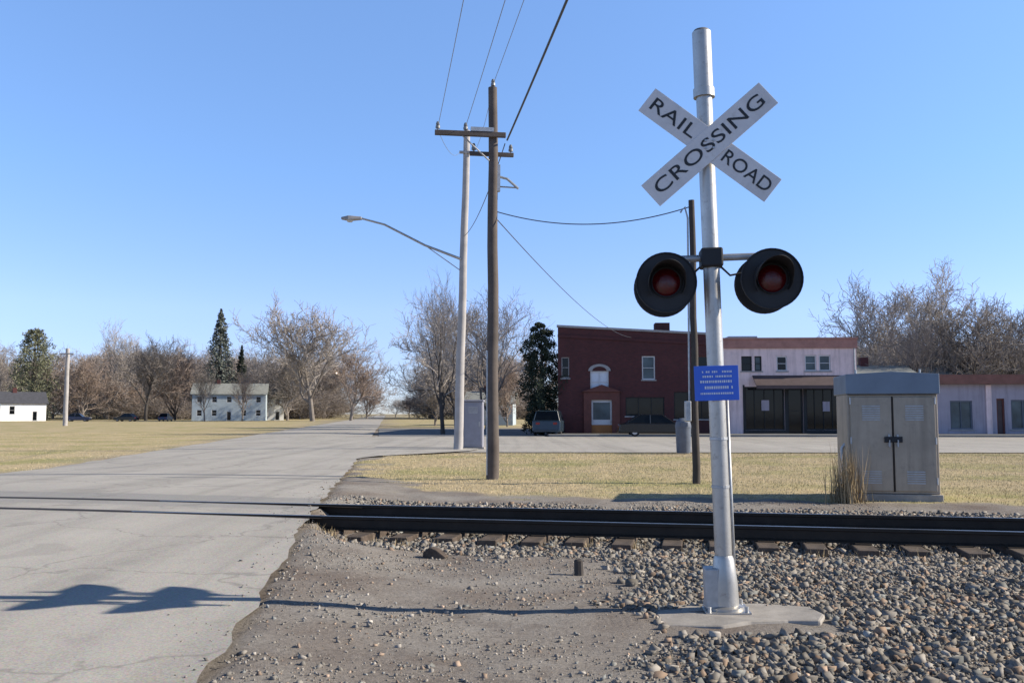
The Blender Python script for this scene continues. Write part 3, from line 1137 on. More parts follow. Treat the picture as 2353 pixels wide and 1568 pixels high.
lb = ground_at(1052, 1033, 0)
LY = lb.y
SLt = empty('street_light', (lb.x, lb.y, 0), (0, R(1.4), 0), 'tall grey pole with a long street lamp arm reaching over the road', 'street light')
LH = at(1062, 300, LY).z
pole_mesh(LH, .20, .14, M['pole_grey'], SLt)
lam = at(800, 509, LY)
la0 = at(1048, 596, LY)
dx = lam.x - lb.x
ab = MB()
zl = lam.z
ab.tube([(-.1, -.1, la0.z), (dx * .35, -.1, la0.z + .62 * (zl - la0.z) * .55), (dx * .72, -.1, la0.z + .86 * (zl - la0.z)), (dx + .3, -.1, zl + .02)], [.06, .05, .045, .04], 8)
ab.tube([(-.1, -.1, la0.z - .5), (dx * .35, -.1, la0.z + .62 * (zl - la0.z) * .55)], .02, 6)
ab.build('lamp_arm', M['galv'], SLt, smooth='auto')
lh = MB()
lh.add([(dx + .35, -.22, zl - .04), (dx + .35, .02, zl - .04), (dx + .35, .02, zl + .07), (dx + .35, -.22, zl + .07),
        (dx - .2, -.3, zl - .09), (dx - .2, .1, zl - .09), (dx - .2, .06, zl + .1), (dx - .2, -.26, zl + .1),
        (dx - .52, -.2, zl - .05), (dx - .52, .0, zl - .05), (dx - .52, -.02, zl + .04), (dx - .52, -.18, zl + .04)],
       [(0, 3, 2, 1), (0, 1, 5, 4), (1, 2, 6, 5), (2, 3, 7, 6), (3, 0, 4, 7), (4, 5, 9, 8), (5, 6, 10, 9), (6, 7, 11, 10), (7, 4, 8, 11), (8, 9, 10, 11)])
lhd = lh.build('lamp_head', M['stone_pale'], SLt, bevel=.02)
lg = MB()
lg.lathe([(.0001, -.13), (.1, -.11), (.15, -.05), (.15, 0.0)], 12, 'z', (dx - .15, -.1, zl - .05))
lg.build('lamp_glass', M['lamp_clear'], lhd, smooth=True)
sa = MB().box(-.3, .35, -.2, -.08, LH - 1.05, LH - .95)
sa.build('crossarm', M['pole_grey'], SLt)

tb_ = ground_at(1599, 1110, 0)
TP = empty('service_pole', (tb_.x, tb_.y, 0), (0, 0, 0), 'thin dark wooden service pole right behind the crossing mast', 'utility pole')
TH = at(1590, 460, tb_.y).z
pole_mesh(TH, .088, .066, M['pole_dark'], TP)
mb_ = MB().box(-.22, -.10, -.12, .10, 1.35, 1.8)
mb_.build('meter_box', M['galv'], TP, bevel=.02)
mb_ = MB().tube([(-.12, 0, 1.8), (-.10, 0, TH - .4), (-.16, 0, TH - .15), (-.26, 0, TH - .28)], .022, 8)
mb_.build('service_conduit', M['galv'], TP, smooth='auto')

# small far pole on the left
fb_ = at(150, 962, 120)
FPo = empty('roadside_pole', (fb_.x, 120, 0), (0, 0, 0), 'pale pinkish brown pole before the trees at the far left', 'utility pole')
pole_mesh(at(150, 800, 120).z, .30, .24, M['pole_grey'], FPo)
MB().box(-.9, .9, -.3, -.2, at(150, 812, 120).z - .1, at(150, 812, 120).z + .05).build('crossarm', M['pole_grey'], FPo)


def wire(p0, p1, sag, r_, lab, mat, name='overhead_wire', group='overhead wires between the poles', n=40):
    p0, p1 = Vector(p0), Vector(p1)
    pts = []
    for i in range(n + 1):
        s = i / n
        q = p0.lerp(p1, s)
        q.z -= 4 * sag * s * (1 - s)
        pts.append(q)
    mb = MB().tube(pts, r_, 6)
    o = mb.build(name, mat, smooth=True)
    return tag(o, lab, 'wire', group)


LB = 46.0
back = lambda p, dz=0: (p[0] + .135 * LB, p[1] - LB, p[2] + dz)
back2 = lambda p: (p[0] + .118 * LB, p[1] - LB, p[2])
W = [('leftmost thin wire running from the crossarm end over the camera', at(1005, 296, PY), .007),
     ('second thin wire from the left running from the middle of the crossarm', at(1068, 296, PY), .007),
     ('thin wire running overhead from the top of the brown utility pole', Vector((pb.x + .03, PY, UH + .16)), .007)]
for lab, p, r_ in W:
    wire(p, back(p), .55, r_, lab, M['wire_pale'])
p = at(1165, 322, PY)
wire(p, back2(p), .45, .022, 'thick black cable rising steeply from the brown pole to the top edge', M['wire'])
# onward to the grey pole
ta = [Vector((lb.x + dx_ + .3, LY - .15, LH - 1.0)) for dx_ in (-.28, .0, .30)]
wire(at(1005, 296, PY), ta[0], .35, .007, 'leftmost wire between the two tall poles', M['wire_pale'])
wire(at(1068, 296, PY), ta[1], .35, .007, 'middle wire between the two tall poles', M['wire_pale'])
wire((pb.x + .03, PY, UH + .16), ta[2], .35, .007, 'upper right wire between the two tall poles', M['wire_pale'])
wire(at(1160, 330, PY), (lb.x + .25, LY, LH - 4.6), .35, .012, 'low dark cable between the two tall poles', M['wire'])
wire(at(1140, 486, PY), (tb_.x - .05, tb_.y, TH - .15), .35, .012, 'sagging service cable between the brown pole and the thin dark pole', M['wire'])
wire(at(1138, 500, PY), at(1450, 775, 67.0), .6, .012, 'faint service cable sloping from the brown pole to the brick building', M['wire'])

# ---------------------------------------------------------------- buildings
FA = -math.atan(FK)


def fpoint(px, Y0=66.0):
    """point on the shop-front line seen at column px"""
    xc = (px - 1176) / FP
    # Y = Y0 - FK X, X = xc*Y/cos-ish
    Y = Y0 / (1 + FK * xc)
    return Vector((at(px, 980, Y).x, Y, 0))


def facade(mb, W_, openings, top0, top1=None, depth=.22, z0=-.1):
    """front wall in the plane y=0 with real openings; top edge may slope from top0 to top1"""
    top1 = top0 if top1 is None else top1
    xs = sorted({0, W_, *[o[0] for o in openings], *[o[1] for o in openings]})
    zs = sorted({z0, *[o[2] for o in openings], *[o[3] for o in openings]})
    tz = lambda x: top0 + (top1 - top0) * x / W_
    for i in range(len(xs) - 1):
        a, c = xs[i], xs[i + 1]
        mx = (a + c) / 2
        for j in range(len(zs)):
            lo = zs[j]
            if j < len(zs) - 1:
                hi = zs[j + 1]
                mz = (lo + hi) / 2
                if any(o[0] < mx < o[1] and o[2] < mz < o[3] for o in openings):
                    continue
                mb.quad((a, 0, lo), (c, 0, lo), (c, 0, hi), (a, 0, hi))
            else:
                mb.quad((a, 0, lo), (c, 0, lo), (c, 0, tz(c)), (a, 0, tz(a)))
    for x0, x1, a, c in [o[:4] for o in openings]:
        d = depth
        mb.quad((x0, 0, a), (x0, 0, c), (x0, d, c), (x0, d, a))
        mb.quad((x1, 0, a), (x1, d, a), (x1, d, c), (x1, 0, c))
        mb.quad((x0, 0, c), (x1, 0, c), (x1, d, c), (x0, d, c))
        mb.quad((x0, 0, a), (x0, d, a), (x1, d, a), (x1, 0, a))


def shell(mb, W_, Dp, top0, top1=None, z0=-.1):
    top1 = top0 if top1 is None else top1
    mb.quad((0, 0, z0), (0, 0, top0), (0, Dp, top0), (0, Dp, z0))
    mb.quad((W_, 0, z0), (W_, Dp, z0), (W_, Dp, top1), (W_, 0, top1))
    mb.quad((0, Dp, z0), (0, Dp, top0), (W_, Dp, top1), (W_, Dp, z0))


def window(parent, x0, x1, z0, z1, frame=None, pane=None, bars=(1, 1), fw=.07, depth=.13, sill=True, name='window'):
    fr = MB()
    y0, y1 = depth - .05, depth + .03
    fr.box(x0 + .002, x0 + fw, y0, y1, z0 + .002, z1 - .002)
    fr.box(x1 - fw, x1 - .002, y0, y1, z0 + .002, z1 - .002)
    fr.box(x0 + fw, x1 - fw, y0, y1, z1 - fw, z1 - .002)
    fr.box(x0 + fw, x1 - fw, y0, y1, z0 + .002, z0 + fw)
    for i in range(1, bars[0] + 1):
        x = x0 + (x1 - x0) * i / (bars[0] + 1)
        fr.box(x - .02, x + .02, y0 + .01, y1 - .02, z0 + fw, z1 - fw)
    for i in range(1, bars[1] + 1):
        z = z0 + (z1 - z0) * i / (bars[1] + 1)
        fr.box(x0 + fw, x1 - fw, y0 + .014, y1 - .024, z - .02, z + .02)
    w_ = fr.build(name, frame or M['win_frame'], parent)
    pn = MB().box(x0 + fw * .5, x1 - fw * .5, depth + .032, depth + .05, z0 + fw * .5, z1 - fw * .5)
    pn.build('pane', pane or M['glass'], w_)
    if sill:
        MB().box(x0 - .08, x1 + .08, -.07, .04, z0 - .09, z0 - .003).build('sill', M['stone_pale'], w_)
    return w_


# --- brick building
bp = fpoint(1282, 67.5)
BY = bp.y
pm_ = FP / BY
bx = lambda px: (px - 1282) / pm_
bz = lambda y: at(1400, y, BY).z
BWd = bx(1655)
BB = empty('brick_building', bp, (0, 0, FA), 'dark red two storey brick building with an arched pale window behind the dark evergreen', 'building')
op = [(bx(1356), bx(1398), bz(902), bz(852)), (bx(1474), bx(1504), bz(872), bz(818)), (bx(1345), bx(1418), .0, bz(903)),
      (bx(1546), bx(1640), bz(962), bz(900)), (bx(1436), bx(1524), bz(955), bz(912)), (bx(1290), bx(1308), bz(868), bz(820)), (bx(1596), bx(1628), bz(872), bz(818))]
wl = MB()
facade(wl, BWd, op, bz(751), bz(772))
shell(wl, BWd, 26, bz(751), bz(772))
wl.build('wall', M['brick'], BB)
r_ = MB()
r_.quad((0.01, .02, bz(751) - .5), (BWd - .01, .02, bz(772) - .5), (BWd - .01, 26, bz(772) - .9), (.01, 26, bz(751) - .9))
rfo = r_.build('roof', M['roof_tar'], BB)
cp = MB()
cp.prism([(-.08, bz(751)), (BWd + .05, bz(772)), (BWd + .05, bz(772) + .16), (-.08, bz(751) + .16)], -.12, .30)
cp.build('coping', M['stone_pale'], BB)
cn = MB()
cn.prism([(-.02, bz(751) - .75), (BWd, bz(772) - .75), (BWd, bz(772) - .55), (-.02, bz(751) - .55)], -.09, -.003)
cn.build('cornice', M['brick'], BB)
chm = MB().box(bx(1512), bx(1546), 2.0, 3.2, bz(765) - .6, bz(736))
chm.build('chimney', M['brick'], rfo)
wA = window(BB, *op[0], pane=M['blind'], bars=(1, 1), fw=.10)
arch = MB()
xm, zr = (op[0][0] + op[0][1]) / 2, op[0][3] + .002
n = 16
rad = (op[0][1] - op[0][0]) / 2
vs, fs = [], []
for i in range(n + 1):
    a = math.pi * i / n
    for rr in (rad * .78, rad * 1.22):
        for y in (-.08, -.003):
            vs.append((xm + rr * math.cos(a), y, zr + rr * .62 * math.sin(a)))
for i in range(n):
    q = i * 4
    fs += [(q, q + 2, q + 6, q + 4), (q + 1, q + 5, q + 7, q + 3), (q, q + 4, q + 5, q + 1), (q + 2, q + 3, q + 7, q + 6)]
arch.add(vs, fs)
arch.build('arch', M['stone_pale'], wA)
window(BB, *op[1], pane=M['glass_teal'], bars=(0, 1), fw=.09)
window(BB, *op[5], pane=M['glass'], bars=(0, 1), frame=M['stone_pale'])
window(BB, *op[6], pane=M['glass'], bars=(0, 1), frame=M['door_wood'])
window(BB, *op[3], pane=M['glass'], bars=(2, 0), frame=M['dark_front'])
window(BB, *op[4], pane=M['glass'], bars=(2, 0), frame=M['dark_front'])
d_ = MB()
x0, x1, z0, z1 = op[2]
d_.box(x0 - .14, x0 + .42, -.14, .10, 0, z1 + .1)
d_.box(x1 - .42, x1 + .14, -.14, .10, 0, z1 + .1)
d_.box(x0 + .42, x1 - .42, -.14, .10, bz(918), z1 + .1)
d_.prism([(x0 - .3, z1 + .102), (x1 + .3, z1 + .102), ((x0 + x1) / 2, z1 + .62)], -.3, -.003)
porch = d_.build('doorway', M['door_wood'], BB)
dd_ = MB().box(x0 + .42, x1 - .42, .12, .18, .72, bz(918)).build('door', M['win_frame'], BB)
MB().box(x0 + .42, x1 - .42, .10, .178, .02, .715).build('kick_plate', M['kick_orange'], dd_)
MB().box(x0 + .55, x1 - .55, .105, .119, 1.1, bz(924)).build('door_pane', M['glass_teal'], dd_)
MB().tube([(x1 - .50, .119, 1.0), (x1 - .50, .07, 1.0), (x1 - .50, .07, .85)], .02, 6).build('handle', M['galv'], dd_)

MB().tube([(BWd - .18, -.06, .1), (BWd - .18, -.06, bz(772) - .8)], .05, 8).build('downpipe', M['galv'], BB, smooth='auto')
# --- mauve building
mp_ = bp + Vector((BWd * math.cos(FA) + .05, BWd * math.sin(FA) - .0, 0))
MY = mp_.y
pm2 = FP / MY
mx0 = 1655
ax_ = lambda px: (px - mx0) / pm2
az_ = lambda y: at(1800, y, MY).z
MWd = ax_(1958)
MBd = empty('mauve_shop', mp_, (0, 0, FA), 'mauve two storey shop with a red cornice and dark awning between brick building and cabinet', 'building')
op2 = [(ax_(1698), ax_(1722), az_(852), az_(818)), (ax_(1728), ax_(1744), az_(852), az_(818)), (ax_(1778), ax_(1802), az_(852), az_(818)), (ax_(1842), ax_(1868), az_(852), az_(816)), (ax_(1874), ax_(1900), az_(852), az_(816)),
       (ax_(1704), ax_(1794), .35, az_(888)), (ax_(1800), ax_(1836), .0, az_(888)), (ax_(1842), ax_(1922), .35, az_(888))]
wl = MB()
facade(wl, MWd, op2, az_(786), depth=.2)
shell(wl, MWd, 24, az_(786))
wl.build('wall', M['mauve'], MBd)
r_ = MB()
r_.quad((.01, .02, az_(786) - .4), (MWd - .01, .02, az_(786) - .4), (MWd - .01, 24, az_(786) - .8), (.01, 24, az_(786) - .8))
r2 = r_.build('roof', M['roof_tar'], MBd)
MB().box(1.0, 3.2, 3.0, 5.0, az_(786) - .6, az_(764)).build('rooftop_unit', M['galv'], r2, bevel=.03)
cn = MB()
cn.box(-.02, MWd + .06, -.16, -.003, az_(800), az_(780))
cn.box(-.02, MWd + .10, -.24, .2, az_(780) + .002, az_(780) + .12)
cn.build('cornice', M['cornice_red'], MBd)
for i, o4 in enumerate(op2[:5]):
    window(MBd, *o4, pane=M['glass_teal'] if i in (1, 3, 4) else M['glass'], bars=(0, 1), frame=M['win_frame'] if i > 1 else M['dark_front'], fw=.08)
for i, o4 in enumerate(op2[5:]):
    if i == 1:
        dw = window(MBd, *o4, pane=M['glass'], bars=(0, 1), frame=M['dark_front'], fw=.12, sill=False, name='door')
    else:
        window(MBd, *o4, pane=M['glass'], bars=(3, 0), frame=M['dark_front'], fw=.10, sill=False, name='shop_window')
fb2 = MB()
for xx0, xx1 in ((ax_(1700), op2[5][0] - .002), (op2[5][1] + .002, op2[6][0] - .002), (op2[6][1] + .002, op2[7][0] - .002), (op2[7][1] + .002, ax_(1936))):
    fb2.box(xx0, xx1, -.05, -.003, 0, az_(884))
fb2.box(op2[5][0], op2[5][1], -.05, -.003, 0, .345)
fb2.box(op2[7][0], op2[7][1], -.05, -.003, 0, .345)
fb2.build('shopfront', M['dark_front'], MBd)
for x_, z_, wp, hp in ((ax_(1742), 1.75, .55, .75), (ax_(1880), 1.7, .5, .7)):
    MB().box(x_, x_ + wp, .062, .070, z_, z_ + hp).build('window_poster', M['lilac'], MBd)
aw = MB()
a0, a1_, zt, zb = ax_(1722), ax_(1934), az_(862), az_(886)
aw.add([(a0, -.01, zt), (a1_, -.01, zt), (a1_, -1.4, zb), (a0, -1.4, zb), (a0, -1.4, zb - .25), (a1_, -1.4, zb - .25), (a0, -.01, zt - .06), (a1_, -.01, zt - .06), (a1_, -1.36, zb - .06), (a0, -1.36, zb - .06), (a0, -1.36, zb - .25), (a1_, -1.36, zb - .25)],
       [(0, 3, 2, 1), (3, 4, 5, 2), (6, 7, 8, 9), (9, 8, 11, 10), (4, 10, 11, 5), (0, 6, 9, 3), (1, 2, 8, 7), (3, 9, 10, 4), (2, 5, 11, 8)])
aw.build('awning', M['awning'], MBd)

MB().tube([(MWd - .15, -.06, .1), (MWd - .15, -.06, az_(800) - .02)], .05, 8).build('downpipe', M['galv'], MBd, smooth='auto')
# --- low lilac building on the right
lp = fpoint(2118, 66.0)
pm3 = FP / lp.y
lx = lambda px: (px - 2118) / pm3
lz = lambda y: at(2200, y, lp.y).z
LW = 19.0
LBd = empty('lilac_shop', lp, (0, 0, FA), 'low lilac shop with a red brown roof edge at the right margin', 'building')
op3 = [(lx(2182), lx(2232), .45, lz(920)), (lx(2286), lx(2304), .0, lz(915)), (lx(2318), lx(2372), .45, lz(918)), (lx(2400), lx(2450), .45, lz(918))]
wl = MB()
facade(wl, LW, op3, lz(880))
shell(wl, LW, 18, lz(880))
wl.build('wall', M['lilac'], LBd)
fa = MB()
fa.prism([(-.3, lz(882)), (LW + .3, lz(882)), (LW + .3, lz(861)), (-.3, lz(861))], -.7, 18.3)
fa.build('roof', M['fascia_red'], LBd)
for i, o4 in enumerate(op3):
    if i == 1:
        window(LBd, *o4, pane=M['awning'], bars=(0, 0), frame=M['door_wood'], fw=.10, sill=False, name='door')
    else:
        window(LBd, *o4, pane=M['glass_teal'], bars=(1, 0), frame=M['bin'], fw=.09)
pil = MB().box(lx(2262), lx(2274), -.12, -.003, 0, lz(884))
pil.build('pilaster', M['mauve'], LBd)


# --- distant houses
def house(name, px0, px1, y_eave, y_ridge, Y, wall, roof, lab, rot=0.0, depth=9, y_base=None, wins=3, gable_front=False, door=True):
    p0, p1 = at(px0, 960, Y), at(px1, 960, Y)
    Wd = p1.x - p0.x
    ez, rz_ = at((px0 + px1) / 2, y_eave, Y).z, at((px0 + px1) / 2, y_ridge, Y).z
    e = empty(name, (p0.x, Y, 0), (0, 0, R(rot)), lab, 'house')
    ops = []
    storeys = 2 if ez > 4.5 else 1
    sh_ = ez / storeys
    for s in range(storeys):
        for i in range(wins):
            cx_ = Wd * (i + .5) / wins
            if s == 0 and i == wins // 2 and door:
                ops.append((cx_ - .5, cx_ + .5, 0, min(2.1, sh_ * .85)))
            else:
                ops.append((cx_ - .55, cx_ + .55, s * sh_ + sh_ * .35, s * sh_ + sh_ * .82))
    mb = MB()
    facade(mb, Wd, ops, ez, depth=.12)
    shell(mb, Wd, depth, ez)
    if gable_front:
        mb.add([(0, 0, ez), (Wd, 0, ez), (Wd / 2, 0, rz_)], [(0, 1, 2)])
        mb.add([(0, depth, ez), (Wd, depth, ez), (Wd / 2, depth, rz_)], [(0, 2, 1)])
    else:
        mb.add([(0, 0, ez), (0, depth, ez), (0, depth / 2, rz_)], [(0, 2, 1)])
        mb.add([(Wd, 0, ez), (Wd, depth, ez), (Wd, depth / 2, rz_)], [(0, 1, 2)])
    mb.build('wall', wall, e)
    rb = MB()
    ov, th = .4, .18
    if gable_front:
        for s in (0, 1):
            xo, xi = (-ov, Wd / 2) if s == 0 else (Wd + ov, Wd / 2)
            sl_ = (rz_ - ez) / (Wd / 2) * ov
            vs = [(xo, -ov, ez - sl_ + .01), (xi, -ov, rz_ + .01), (xi, depth + ov, rz_ + .01), (xo, depth + ov, ez - sl_ + .01)]
            vs += [(x, y, z + th) for x, y, z in vs]
            rb.add(vs, [(0, 1, 2, 3), (4, 7, 6, 5), (0, 4, 5, 1), (1, 5, 6, 2), (2, 6, 7, 3), (3, 7, 4, 0)])
    else:
        for s in (0, 1):
            yo, yi = (-ov, depth / 2) if s == 0 else (depth + ov, depth / 2)
            sl_ = (rz_ - ez) / (depth / 2) * ov
            vs = [(-ov, yo, ez - sl_ + .01), (Wd + ov, yo, ez - sl_ + .01), (Wd + ov, yi, rz_ + .01), (-ov, yi, rz_ + .01)]
            vs += [(x, y, z + th) for x, y, z in vs]
            rb.add(vs, [(0, 1, 2, 3), (4, 7, 6, 5), (0, 4, 5, 1), (1, 5, 6, 2), (2, 6, 7, 3), (3, 7, 4, 0)])
    ro = rb.build('roof', roof, e)
    MB().box(Wd * .3, Wd * .3 + .8, depth / 2 - .4, depth / 2 + .4, rz_ - .6, rz_ + 1.0).build('chimney', M['brick'], ro)
    k = 0
    for s in range(storeys):
        for i in range(wins):
            o4 = ops[k]
            k += 1
            if o4[2] == 0:
                window(e, *o4, pane=M['glass'], frame=M['win_frame'], bars=(0, 0), fw=.12, sill=False, depth=.08, name='door')
            else:
                window(e, *o4, pane=M['glass'], frame=M['win_frame'], bars=(0, 1), fw=.10, sill=False, depth=.08)
    return e


house('white_house', 0, 96, 924, 900, 192, M['white_wall'], M['roof_dark'], 'low white building with a dark roof at the far left margin', rot=38, depth=6, wins=2)
bh = house('blue_grey_house', 440, 604, 904, 880, 200, M['blue_wall'], M['roof_grey'], 'blue grey two storey house with a pale roof among the left trees', rot=13, depth=10, wins=5)
house('pale_blue_house', 592, 650, 912, 894, 215, M['white_wall'], M['roof_grey'], 'small pale house right of the blue grey house', rot=14, depth=8, wins=2)
house('pale_house', 1070, 1178, 926, 900, 125, M['blue_wall'], M['roof_grey'], 'pale house half hidden behind the bare tree and brown pole', rot=-3, depth=9, wins=3)
house('grey_house', 1968, 2110, 868, 838, 92, M['stone_pale'], M['roof_grey'], 'grey house behind the equipment cabinet under the dark trees', rot=-3, depth=9, wins=3)
house('low_grey_house', 2128, 2232, 868, 838, 100, M['white_wall'], M['roof_grey'], 'house with a pale roof peeping over the lilac shop', rot=-3, depth=9, wins=3)
hb_ = MB()


# ---------------------------------------------------------------- cars
def car(name, loc, rotz, paint, lab, L=4.6, Wc=1.8, H=1.45, suv=False):
    e = empty(name, loc, (0, 0, rotz), lab, 'car', 'parked cars')
    hw = Wc / 2
    b0 = .24
    belt = H * .60
    hood = belt - .10
    prof = [(-L / 2, b0 + .1), (-L / 2 + .06, b0), (L / 2 - .1, b0), (L / 2, b0 + .12), (L / 2 - .02, hood - .16), (L / 2 - .25, hood - .03), (L * .22, belt), (-L * .36 if not suv else -L / 2 + .08, belt + .02), (-L / 2 + .05, belt - .06)]
    mb = MB()
    n = len(prof)
    rows = []
    for yy, ins_ in ((-hw, .06), (-hw * .93, 0.0), (hw * .93, 0.0), (hw, .06)):
        zc_ = b0 + .35
        rows.append([(x * (1 - ins_ * .25), yy, zc_ + (z - zc_) * (1 - ins_ * 2.2)) for x, z in prof])
    vs = [p for r_ in rows for p in r_]
    fs = [tuple(range(n)), tuple(reversed(range(3 * n, 4 * n)))]
    for k in range(3):
        for i in range(n):
            j = (i + 1) % n
            fs.append((k * n + i, (k + 1) * n + i, (k + 1) * n + j, k * n + j))
    mb.add(vs, fs)
    body = mb.build('body', paint, e, bevel=.03)
    c0, c1 = (-L * .40 if not suv else -L / 2 + .12), L * .21
    t0, t1 = (-L * .24 if not suv else -L / 2 + .38), L * .05
    gl = MB()
    hv = hw * .92
    hv2 = hw * .74
    gl.add([(c0, -hv, belt - .01), (c1, -hv, belt - .01), (t1, -hv2, H - .05), (t0, -hv2, H - .05), (c0, hv, belt - .01), (c1, hv, belt - .01), (t1, hv2, H - .05), (t0, hv2, H - .05)],
           [(0, 1, 2, 3), (4, 7, 6, 5), (1, 5, 6, 2), (0, 3, 7, 4)])
    gl.build('windows', M['glass'], e)
    rf_ = MB()
    rf_.add([(t0 - .05, -hv2 - .02, H - .06), (t1 + .05, -hv2 - .02, H - .06), (t1 + .05, hv2 + .02, H - .06), (t0 - .05, hv2 + .02, H - .06),
             (t0 + .1, -hv2 + .1, H), (t1 - .1, -hv2 + .1, H), (t1 - .1, hv2 - .1, H), (t0 + .1, hv2 - .1, H)],
            [(0, 3, 2, 1), (4, 5, 6, 7), (0, 1, 5, 4), (1, 2, 6, 5), (2, 3, 7, 6), (3, 0, 4, 7)])
    for s in (-1, 1):
        for xa, xb in ((c0, t0), (c1, t1), ((c0 + c1) / 2 - .05, (t0 + t1) / 2 - .05)):
            rf_.tube([(xa, s * (hv + .005), belt - .02), (xb, s * (hv2 + .01), H - .05)], .035, 5)
    rf_.build('roof', paint, e, bevel=.01)
    for s in (-1, 1):
        for xx in (-L * .30, L * .31):
            wh = MB()
            wh.lathe([(.18, -.09), (.29, -.10), (.32, -.06), (.32, .06), (.29, .10), (.18, .09)], 20, 'y')
            wo2 = wh.build('wheel', M['tyre'], e, smooth='auto', loc=(xx, s * (hw - .10), .32))
            rm = MB()
            rm.lathe([(.0001, -.09), (.19, -.085), (.19, .085), (.0001, .09)], 16, 'y')
            rm.build('rim', M['rim'], wo2, smooth='auto')
        MB().box(L / 2 - .10, L / 2 + .005, s * hw * .55 - .17, s * hw * .55 + .17, hood - .24, hood - .10).build('headlight', M['lamp_clear'], e, bevel=.02)
        MB().box(-L / 2 - .005 + .03, -L / 2 + .12, s * hw * .62 - .14, s * hw * .62 + .14, belt - .28, belt - .12).build('tail_light', M['lamp_red'], e, bevel=.02)
    MB().box(-L / 2 - .03, -L / 2 + .12, -hw * .9, hw * .9, b0 + .02, b0 + .2).build('bumper', paint, e, bevel=.03)
    return e


c_ = fpoint(1510, 62.9)
car('parked_car', (c_.x, c_.y, 0), FA, M['car_black'], 'black car parked in front of the dark red brick building', L=5.3, H=1.5)
c_ = at(1262, 980, 66.5)
car('parked_car', (c_.x, 66.2, 0), R(82), M['car_teal'], 'dark teal sport utility car parked beside the dark evergreen', L=4.6, Wc=1.95, H=1.75, suv=True)
for px, Y, rz, mt_, lab in ((180, 185, 10, 'car_navy', 'navy car parked left of the other distant dark car before the left trees'),
                            (290, 185, 170, 'car_black', 'distant black car parked before the dark bare trees'),
                            (380, 190, 95, 'car_navy', 'dark blue car seen end on beside the blue grey house'),
                            ):
    c_ = at(px, 962, Y)
    car('parked_car', (c_.x, Y, 0), R(rz), M[mt_], lab, H=1.6)

# ---------------------------------------------------------------- street furniture
p = ground_at(1570, 1040, 0)
LBn = empty('litter_bin', (p.x, p.y, -.02), (0, 0, 0), 'dark slate litter bin at the street edge behind the thin pole', 'litter bin')
MB().lathe([(.25, .02), (.27, .06), (.30, .95), (.31, 1.0), (.29, 1.0), (.27, .4), (.0001, .35)], 20).build('bin_body', M['bin'], LBn, smooth='auto')
lid = MB()
lid.lathe([(.31, 1.003), (.32, 1.05), (.27, 1.25), (.14, 1.36), (.0001, 1.38)], 20)
lid.box(-.12, .12, -.325, -.20, 1.06, 1.2)
lid.build('bin_lid', M['bin'], LBn, smooth='auto')
p = ground_at(1088, 1030, 0)
UB = empty('street_cabinet', (p.x, p.y, -.03), (0, 0, R(-3)), 'upright periwinkle grey utility cabinet at the street corner beside the grey pole', 'utility box')
bh2 = at(1088, 921, p.y).z
MB().box(-.42, .42, -.3, .3, .1, bh2).build('body', M['box_blue'], UB, bevel=.03)
MB().box(-.48, .48, -.36, .36, 0, .098).build('plinth', M['concrete'], UB)
MB().box(-.46, .46, -.36, .34, bh2 + .002, bh2 + .09).build('roof', M['box_blue'], UB, bevel=.03)
dd2 = MB().box(-.36, .36, -.325, -.302, .2, bh2 - .12).build('door', M['box_blue'], UB, bevel=.008)
MB().box(.25, .29, -.35, -.327, 1.0, 1.2).build('handle', M['galv'], dd2)
vv2 = MB()
for i in range(6):
    vv2.box(-.2, .2, -.336, -.327, bh2 - .5 + i * .05, bh2 - .475 + i * .05)
vv2.build('vent', M['galv'], dd2)


# ---------------------------------------------------------------- trees
def grow(seed, H=12.0, levels=(9, 7, 7, 5), up=.35, spread=.9, trunk_frac=.75, r0=.26, twig=.016, first=.22, lens=(.48, .52, .5, .5), droop=0.0):
    """a bare tree: returns trunk MB and crown MB"""
    rd = random.Random(seed)
    trunk, crown = MB(), MB()

    def branch(p, d, L, r, lev):
        nseg = (7, 5, 4, 3, 2)[lev]
        pts, rad = [p.copy()], [r]
        q, dd = p.copy(), d.copy()
        for i in range(nseg):
            wob = (.10, .22, .28, .32, .3)[lev]
            dd = (dd + Vector((rd.gauss(0, wob), rd.gauss(0, wob), rd.gauss(0, wob) + (.10 if lev else .25) - droop * lev * .1))).normalized()
            q = q + dd * (L / nseg)
            pts.append(q.copy())
            f = (i + 1) / nseg
            rad.append(max(r * (1 - .72 * f), twig * .6))
        (trunk if lev <= 1 else crown).tube(pts, rad, (9, 6, 4, 3, 3)[lev], cap=False)
        if lev >= len(levels):
            return
        nb = levels[lev]
        for k in range(nb):
            f = first + (1 - first) * (k + rd.random()) / nb if lev == 0 else .15 + .85 * (k + rd.random()) / nb
            f = min(f, .99)
            i = min(int(f * nseg), nseg - 1)
            fr = f * nseg - i
            pp = pts[i].lerp(pts[i + 1], fr)
            ax = (pts[i + 1] - pts[i]).normalized()
            a = rd.uniform(0, 6.283) if lev else k * 2.4 + rd.uniform(-.5, .5)
            o1 = ax.orthogonal().normalized()
            o2 = ax.cross(o1)
            side = o1 * math.cos(a) + o2 * math.sin(a)
            ang = rd.uniform(.55, 1.0) * spread
            nd = (ax * math.cos(ang) + side * math.sin(ang))
            nd.z += up * (.5 if lev else .25)
            nd.normalize()
            shape = 1.0
            if lev == 0:
                shape = .55 + .75 * math.sin(math.pi * min(1, .18 + f * .72))
            branch(pp, nd, L * lens[lev] * rd.uniform(.75, 1.2) * shape, max(rad[i] * .55, twig), lev + 1)
    branch(Vector((0, 0, -.2)), Vector((0, 0, 1)), H * trunk_frac, r0, 0)
    return trunk, crown


def dims(mb_list):
    a = np.array([p for mb in mb_list for p in mb.v])
    return a.min(0), a.max(0)


protos = {}


